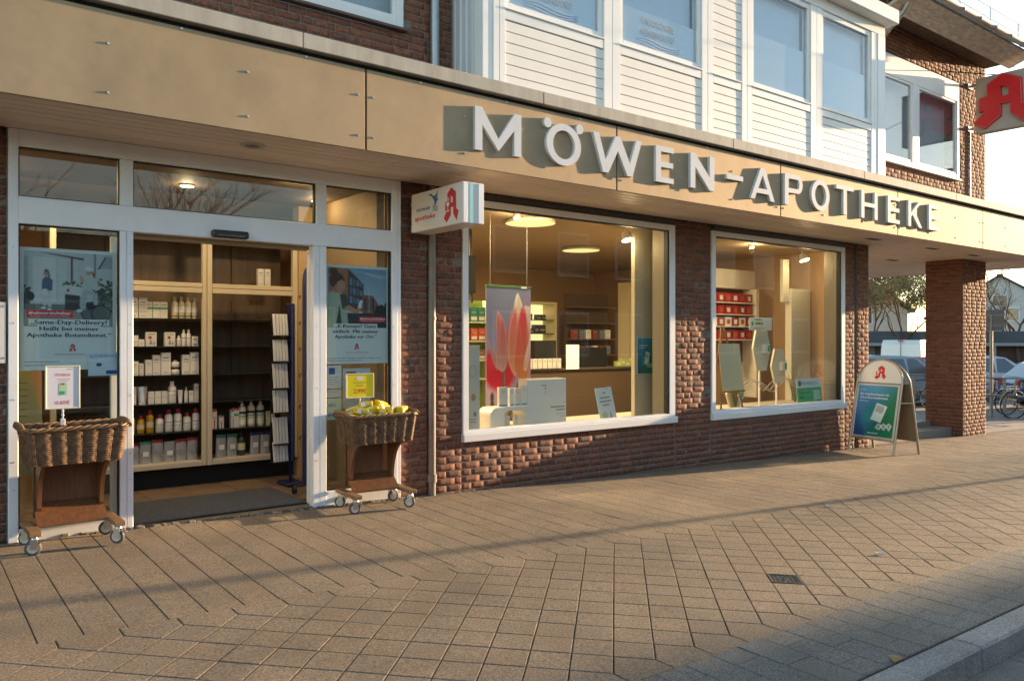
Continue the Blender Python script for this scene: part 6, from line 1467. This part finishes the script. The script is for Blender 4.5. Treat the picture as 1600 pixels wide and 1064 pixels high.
# flat garages and houses behind the parking lot
def house(name, label, x, y, w, d, h, rise, wallc, roofc, rz, wins=(), gable=True, cat='house', z=-1.0):
    M = T(x, y, z) @ RZ(rz); t = thing(name, label, cat, M)
    MB().box(-w/2, w/2, -d/2, d/2, 0, h).build('wall', wallc, t, M)
    if rise:
        o = .45; vs = [(-w/2-o, -d/2-o, h-.15), (-w/2-o, 0, h+rise), (-w/2-o, d/2+o, h-.15), (w/2+o, -d/2-o, h-.15), (w/2+o, 0, h+rise), (w/2+o, d/2+o, h-.15)]
        vs2 = [(p[0], p[1], p[2]+.16) for p in vs]; MB().add(vs+vs2, [(0, 3, 4, 1), (1, 4, 5, 2), (6, 7, 10, 9), (7, 8, 11, 10), (0, 6, 9, 3), (2, 5, 11, 8), (0, 1, 7, 6), (1, 2, 8, 7), (3, 9, 10, 4), (4, 10, 11, 5)]).build('roof', roofc, t, M)
        for sx, f in ((-1, (0, 2, 1)), (1, (0, 1, 2))): MB().add([(sx*w/2, sy, zz) for sy, zz in ((-d/2, h), (d/2, h), (0, h+rise-.05))], [f]).build('gable_wall', wallc, t, M)
        MB().box(w*.2, w*.2+.6, -.3, .3, h+rise-.6, h+rise+.9).build('chimney', mat('chimney brick', (.22, .12, .09), .9), t, M)
    for sd, u0, z0, ww, hh in wins:
        if sd in 'fb':
            s_ = -1 if sd == 'f' else 1; y0 = s_*d/2
            fb = (u0-ww/2, u0+ww/2, min(y0, y0+s_*.04), max(y0, y0+s_*.04), z0, z0+hh)
            gb = (u0-ww/2+.08, u0+ww/2-.08, min(y0+s_*.041, y0+s_*.05), max(y0+s_*.041, y0+s_*.05), z0+.08, z0+hh-.08)
        else:
            s_ = -1 if sd == 'l' else 1; x0 = s_*w/2
            fb = (min(x0, x0+s_*.04), max(x0, x0+s_*.04), u0-ww/2, u0+ww/2, z0, z0+hh); gb = (min(x0+s_*.041, x0+s_*.05), max(x0+s_*.041, x0+s_*.05), u0-ww/2+.08, u0+ww/2-.08, z0+.08, z0+hh-.08)
        f = MB().box(*fb).build('window', WHITE2, t, M); MB().box(*gb).build('pane', CGL, f, M)
    return t
WALLW = mat('white render', (.56, .55, .52), .9, var=.08, sc=1); GREYR = mat('grey slate roof', (.075, .078, .085), .7, var=.3, sc=3); BRK2 = mat('far brick', (.24, .12, .08), .9, var=.3, sc=8); REDR = mat('red clay roof', (.20, .075, .045), .8, var=.3, sc=3)
def winrow(sd, xs, zs, ww, hh): return [(sd, x, z, ww, hh) for x in xs for z in zs]
house('garden_house', 'white rendered house with steep grey roof behind the garages at left of the pillar', 60, 30, 9, 12, 4.6, 4.8, WALLW, GREYR, R(35), winrow('l', (-3, 0, 3), (1.4, 3.6), 1.2, 1.3)+winrow('f', (-2.5, 0, 2.5), (1.4, 3.6), 1.2, 1.3))
house('gabled_house', 'pale gabled house with dark roof beyond the bare tree at far right', 90, 27.9, 14, 12, 4.6, 3.9, WALLW, GREYR, R(21), winrow('l', (-4, -1, 2.5), (1.8, 4.2), 1.2, 1.3)+winrow('f', (-3, 0, 3), (1.8, 4.2), 1.2, 1.3)+[('l', 0, 5.6, 1.3, 1.1)])
house('far_house', 'brick house with red roof far behind the parking lot', 80, 50, 13, 10, 6, 4.5, BRK2, REDR, R(-40), winrow('l', (-3, 0, 3), (1.5, 4), 1.2, 1.3)+winrow('f', (-3, 0, 3), (1.5, 4), 1.2, 1.3))
gr = thing('garage_row', 'long low flat roofed garages with dark fascia across the parking lot', 'garages', T(46, 17.5, -.72) @ RZ(R(-38))); M = WM[gr.name]
MB().box(-16, 16, 0, 6, 0, 1.98).build('wall', mat('brown garage wall', (.16, .12, .095), .9, var=.2, sc=2), gr, M); MB().box(-16.5, 16.5, -.8, 6.4, 1.985, 2.65, b=.03).build('roof_fascia', mat('slate fascia', (.10, .11, .125), .7, var=.2, sc=1.5), gr, M)
MB().box(-16.4, 16.4, -.81, -.70, 1.80, 1.983).build('pale_beam', mat('pale grey beam', (.34, .35, .35), .7), gr, M)
for i in range(10): MB().box(-15.6+3.2*i, -13.0+3.2*i, -.06, -.002, .05, 1.78, b=.01).build('garage_door', mat('garage door brown', (.13, .075, .05), .6) if i % 2 else mat('garage door grey', (.25, .24, .22), .6), gr, M)
for i in range(11): MB().box(-16.1+3.2*i, -15.9+3.2*i, -.72, -.55, 0, 1.798).build('support_post', mat('pale grey beam', (.34, .35, .35), .7), gr, M)
# trees
BARK = mat('grey brown bark', (.11, .085, .06), .9, var=.4, sc=12); TWIG = mat('ochre twigs', (.20, .155, .07), .9, var=.3, sc=3)
def tree(name, label, x, y, z, h, seed, leaf=0, leafc=None, spread=.55, lv=5, r0=.16, tm=BARK):
    t = thing(name, label, 'tree', (x, y, z)); rr = random.Random(seed); tr, tw, lf = MB(), MB(), MB()
    def br(p, d, l, r, k):
        n = 3; pts = [p]
        for i in range(n):
            d = (d+Vector((rr.gauss(0, .12), rr.gauss(0, .12), rr.gauss(.03, .08)))).normalized(); pts.append(pts[-1]+d*l/n)
        (tr if k < 3 else tw).tube(pts, [r*(1-.5*i/n) for i in range(n+1)], 6 if k < 2 else (4 if k < 4 else 3))
        if leaf and k >= lv-1:
            for q in range(leaf):
                c = pts[-1]+Vector((rr.gauss(0, .22), rr.gauss(0, .22), rr.gauss(0, .18))); a = Vector((rr.gauss(0, 1), rr.gauss(0, 1), rr.gauss(0, 1))).normalized()*.065; b_ = a.orthogonal().normalized()*.045
                lf.add([c-a, c-b_, c+a, c+b_], [(0, 1, 2, 3)])
        if k < lv:
            for q in range(rr.choice([2, 3, 3]) if k else 4):
                ax = Vector((rr.gauss(0, 1), rr.gauss(0, 1), 0)).normalized(); nd = (d+ax*spread*rr.uniform(.6, 1.4)+Vector((0, 0, .12))).normalized()
                br(pts[rr.choice([1, 2, 3, 3]) if k else rr.choice([2, 3])], nd, l*rr.uniform(.62, .82), r*.55, k+1)
    br(Vector((x, y, z-.1)), Vector((0, 0, 1)), h*.32, r0, 0)
    tr.build('trunk', tm, t); tw.build('twigs', TWIG if leaf else tm, t)
    if leaf: lf.build('crown', leafc, t)
OCH = mat('ochre spring buds', (.26, .20, .075), .9, var=.4, sc=1.5)
tree('budding_tree', 'broad tree with ochre spring twigs behind the white van', 47, 16.6, -.7, 9.5, 5, 26, OCH, .75, 6, .12)
tree('budding_tree', 'second ochre budding tree behind the silver blue car', 54, 22.0, -.7, 11, 15, 26, OCH, .75, 6, .12)
tree('bare_tree', 'bare dark tree in front of the pale gabled house', 60, 16.6, -.7, 10, 8, 0, None, .75, 6)
tree('bare_tree', 'thin bare tree above the blue car at the right edge', 52, 12.2, -.7, 9, 28, 0, None, .75, 6)
# across the street, mirrored in the shop glass; the last house throws its shade on the near pavement
PLASTER = mat('cream render', (.42, .37, .30), .9, var=.1, sc=1)
house('opposite_house', 'brick house across the street mirrored in the shop windows', 22.5, -17.5, 19, 11, 5.6, 4.5, BRK2, REDR, 0, winrow('b', (-8, -5.5, -3, -.5, 2, 4.5, 7), (1.2, 3.7), 1.3, 1.4), z=-.3)
house('opposite_house', 'cream house further along the street mirrored in the smaller window', 46, -18.0, 22, 11, 6.4, 4.5, PLASTER, GREYR, 0, winrow('b', (-9, -6, -3, 0, 3, 6, 9), (1.2, 4.1), 1.4, 1.5), z=-.5)
house('corner_block', 'tall flat block at the end of the street casting shade over the kerb', 69, -18.4, 16, 12, 14.5, 0, PLASTER, GREYR, 0, winrow('b', (-6, -3, 0, 3, 6), (1.5, 4.5, 7.5, 10.5), 1.4, 1.5), z=-.6, cat='building')
house('opposite_garage', 'low flat building across the street mirrored in the door panes', -1.5, -19.5, 25, 9, 4.2, 0, BRK2, GREYR, 0, winrow('b', (-10, -7, -4, -1, 2, 5, 8, 11), (1.1,), 1.6, 1.5), z=-.2, cat='building')
tree('street_tree', 'bare street tree across the road mirrored in the door transom', 2.8, -24, -.2, 9, 41, 0, None, .7, 6)
tree('street_tree', 'bare street tree mirrored beside the brick house', 7.6, -23, -.2, 10, 44, 0, None, .7, 6)
lp = thing('lamp_post', 'slim grey street lamp whose shadow crosses the pavement', 'street lamp', (23.4, -4.17, zg(23, -4)))
MB().cyl((23.4, -4.17, zg(23, -4.1)), (23.4, -4.17, 5.6), .062, .045, n=12).build('post', HOOP, lp); MB().tube([(23.4, -4.17, 5.6), (23.4, -4.6, 5.9), (23.4, -5.2, 5.95)], .035, 8).build('arm', HOOP, lp); MB().box(23.25, 23.55, -5.8, -5.15, 5.9, 6.02, b=.04).build('lamp_head', HOOP, lp)
tree('street_tree', 'broad bare tree added out of view to soften the pavement shade', 74, -11.6, -.6, 13, 52, 5, OCH, .75, 6, .2)  # unseen tree, added so its crown softens the shade of the block
# thin overhead wire from the eaves
MB().tube([(15.0, -.02, 6.28), (16.4, -.6, 6.33), (20, -3, 6.9), (26, -8, 8)], .010, 5).build('overhead_wire', BLACKP, None, label='thin black overhead wire running out from the upper brick corner', cat='cable')
# litter on the pavement
for i, (x, y, c, lab) in enumerate(((5.85, -3.72, (.30, .35, .36), 'pale scrap of paper on the pavement beside the small iron cover'), (3.95, -4.80, (.34, .17, .06), 'curled brown leaf lying against the kerb'), (7.2, -2.5, (.30, .36, .42), 'bluish paper scrap lying near the lamp shadow'))):
    t = MB().add([(x-.045, y-.02, zg(x, y)+.006), (x+.02, y-.03, zg(x, y)+.016), (x+.05, y+.015, zg(x, y)+.007), (x-.01, y+.03, zg(x, y)+.02), (x-.045, y-.02, zg(x, y)+.004), (x+.02, y-.03, zg(x, y)+.014), (x+.05, y+.015, zg(x, y)+.005), (x-.01, y+.03, zg(x, y)+.018)], [(0, 1, 2, 3), (7, 6, 5, 4)])
    t.build(('paper_scrap', 'fallen_leaf', 'paper_scrap')[i], mat('litter%d' % i, c, .7), None, label=lab, cat=('paper', 'leaf', 'paper')[i])
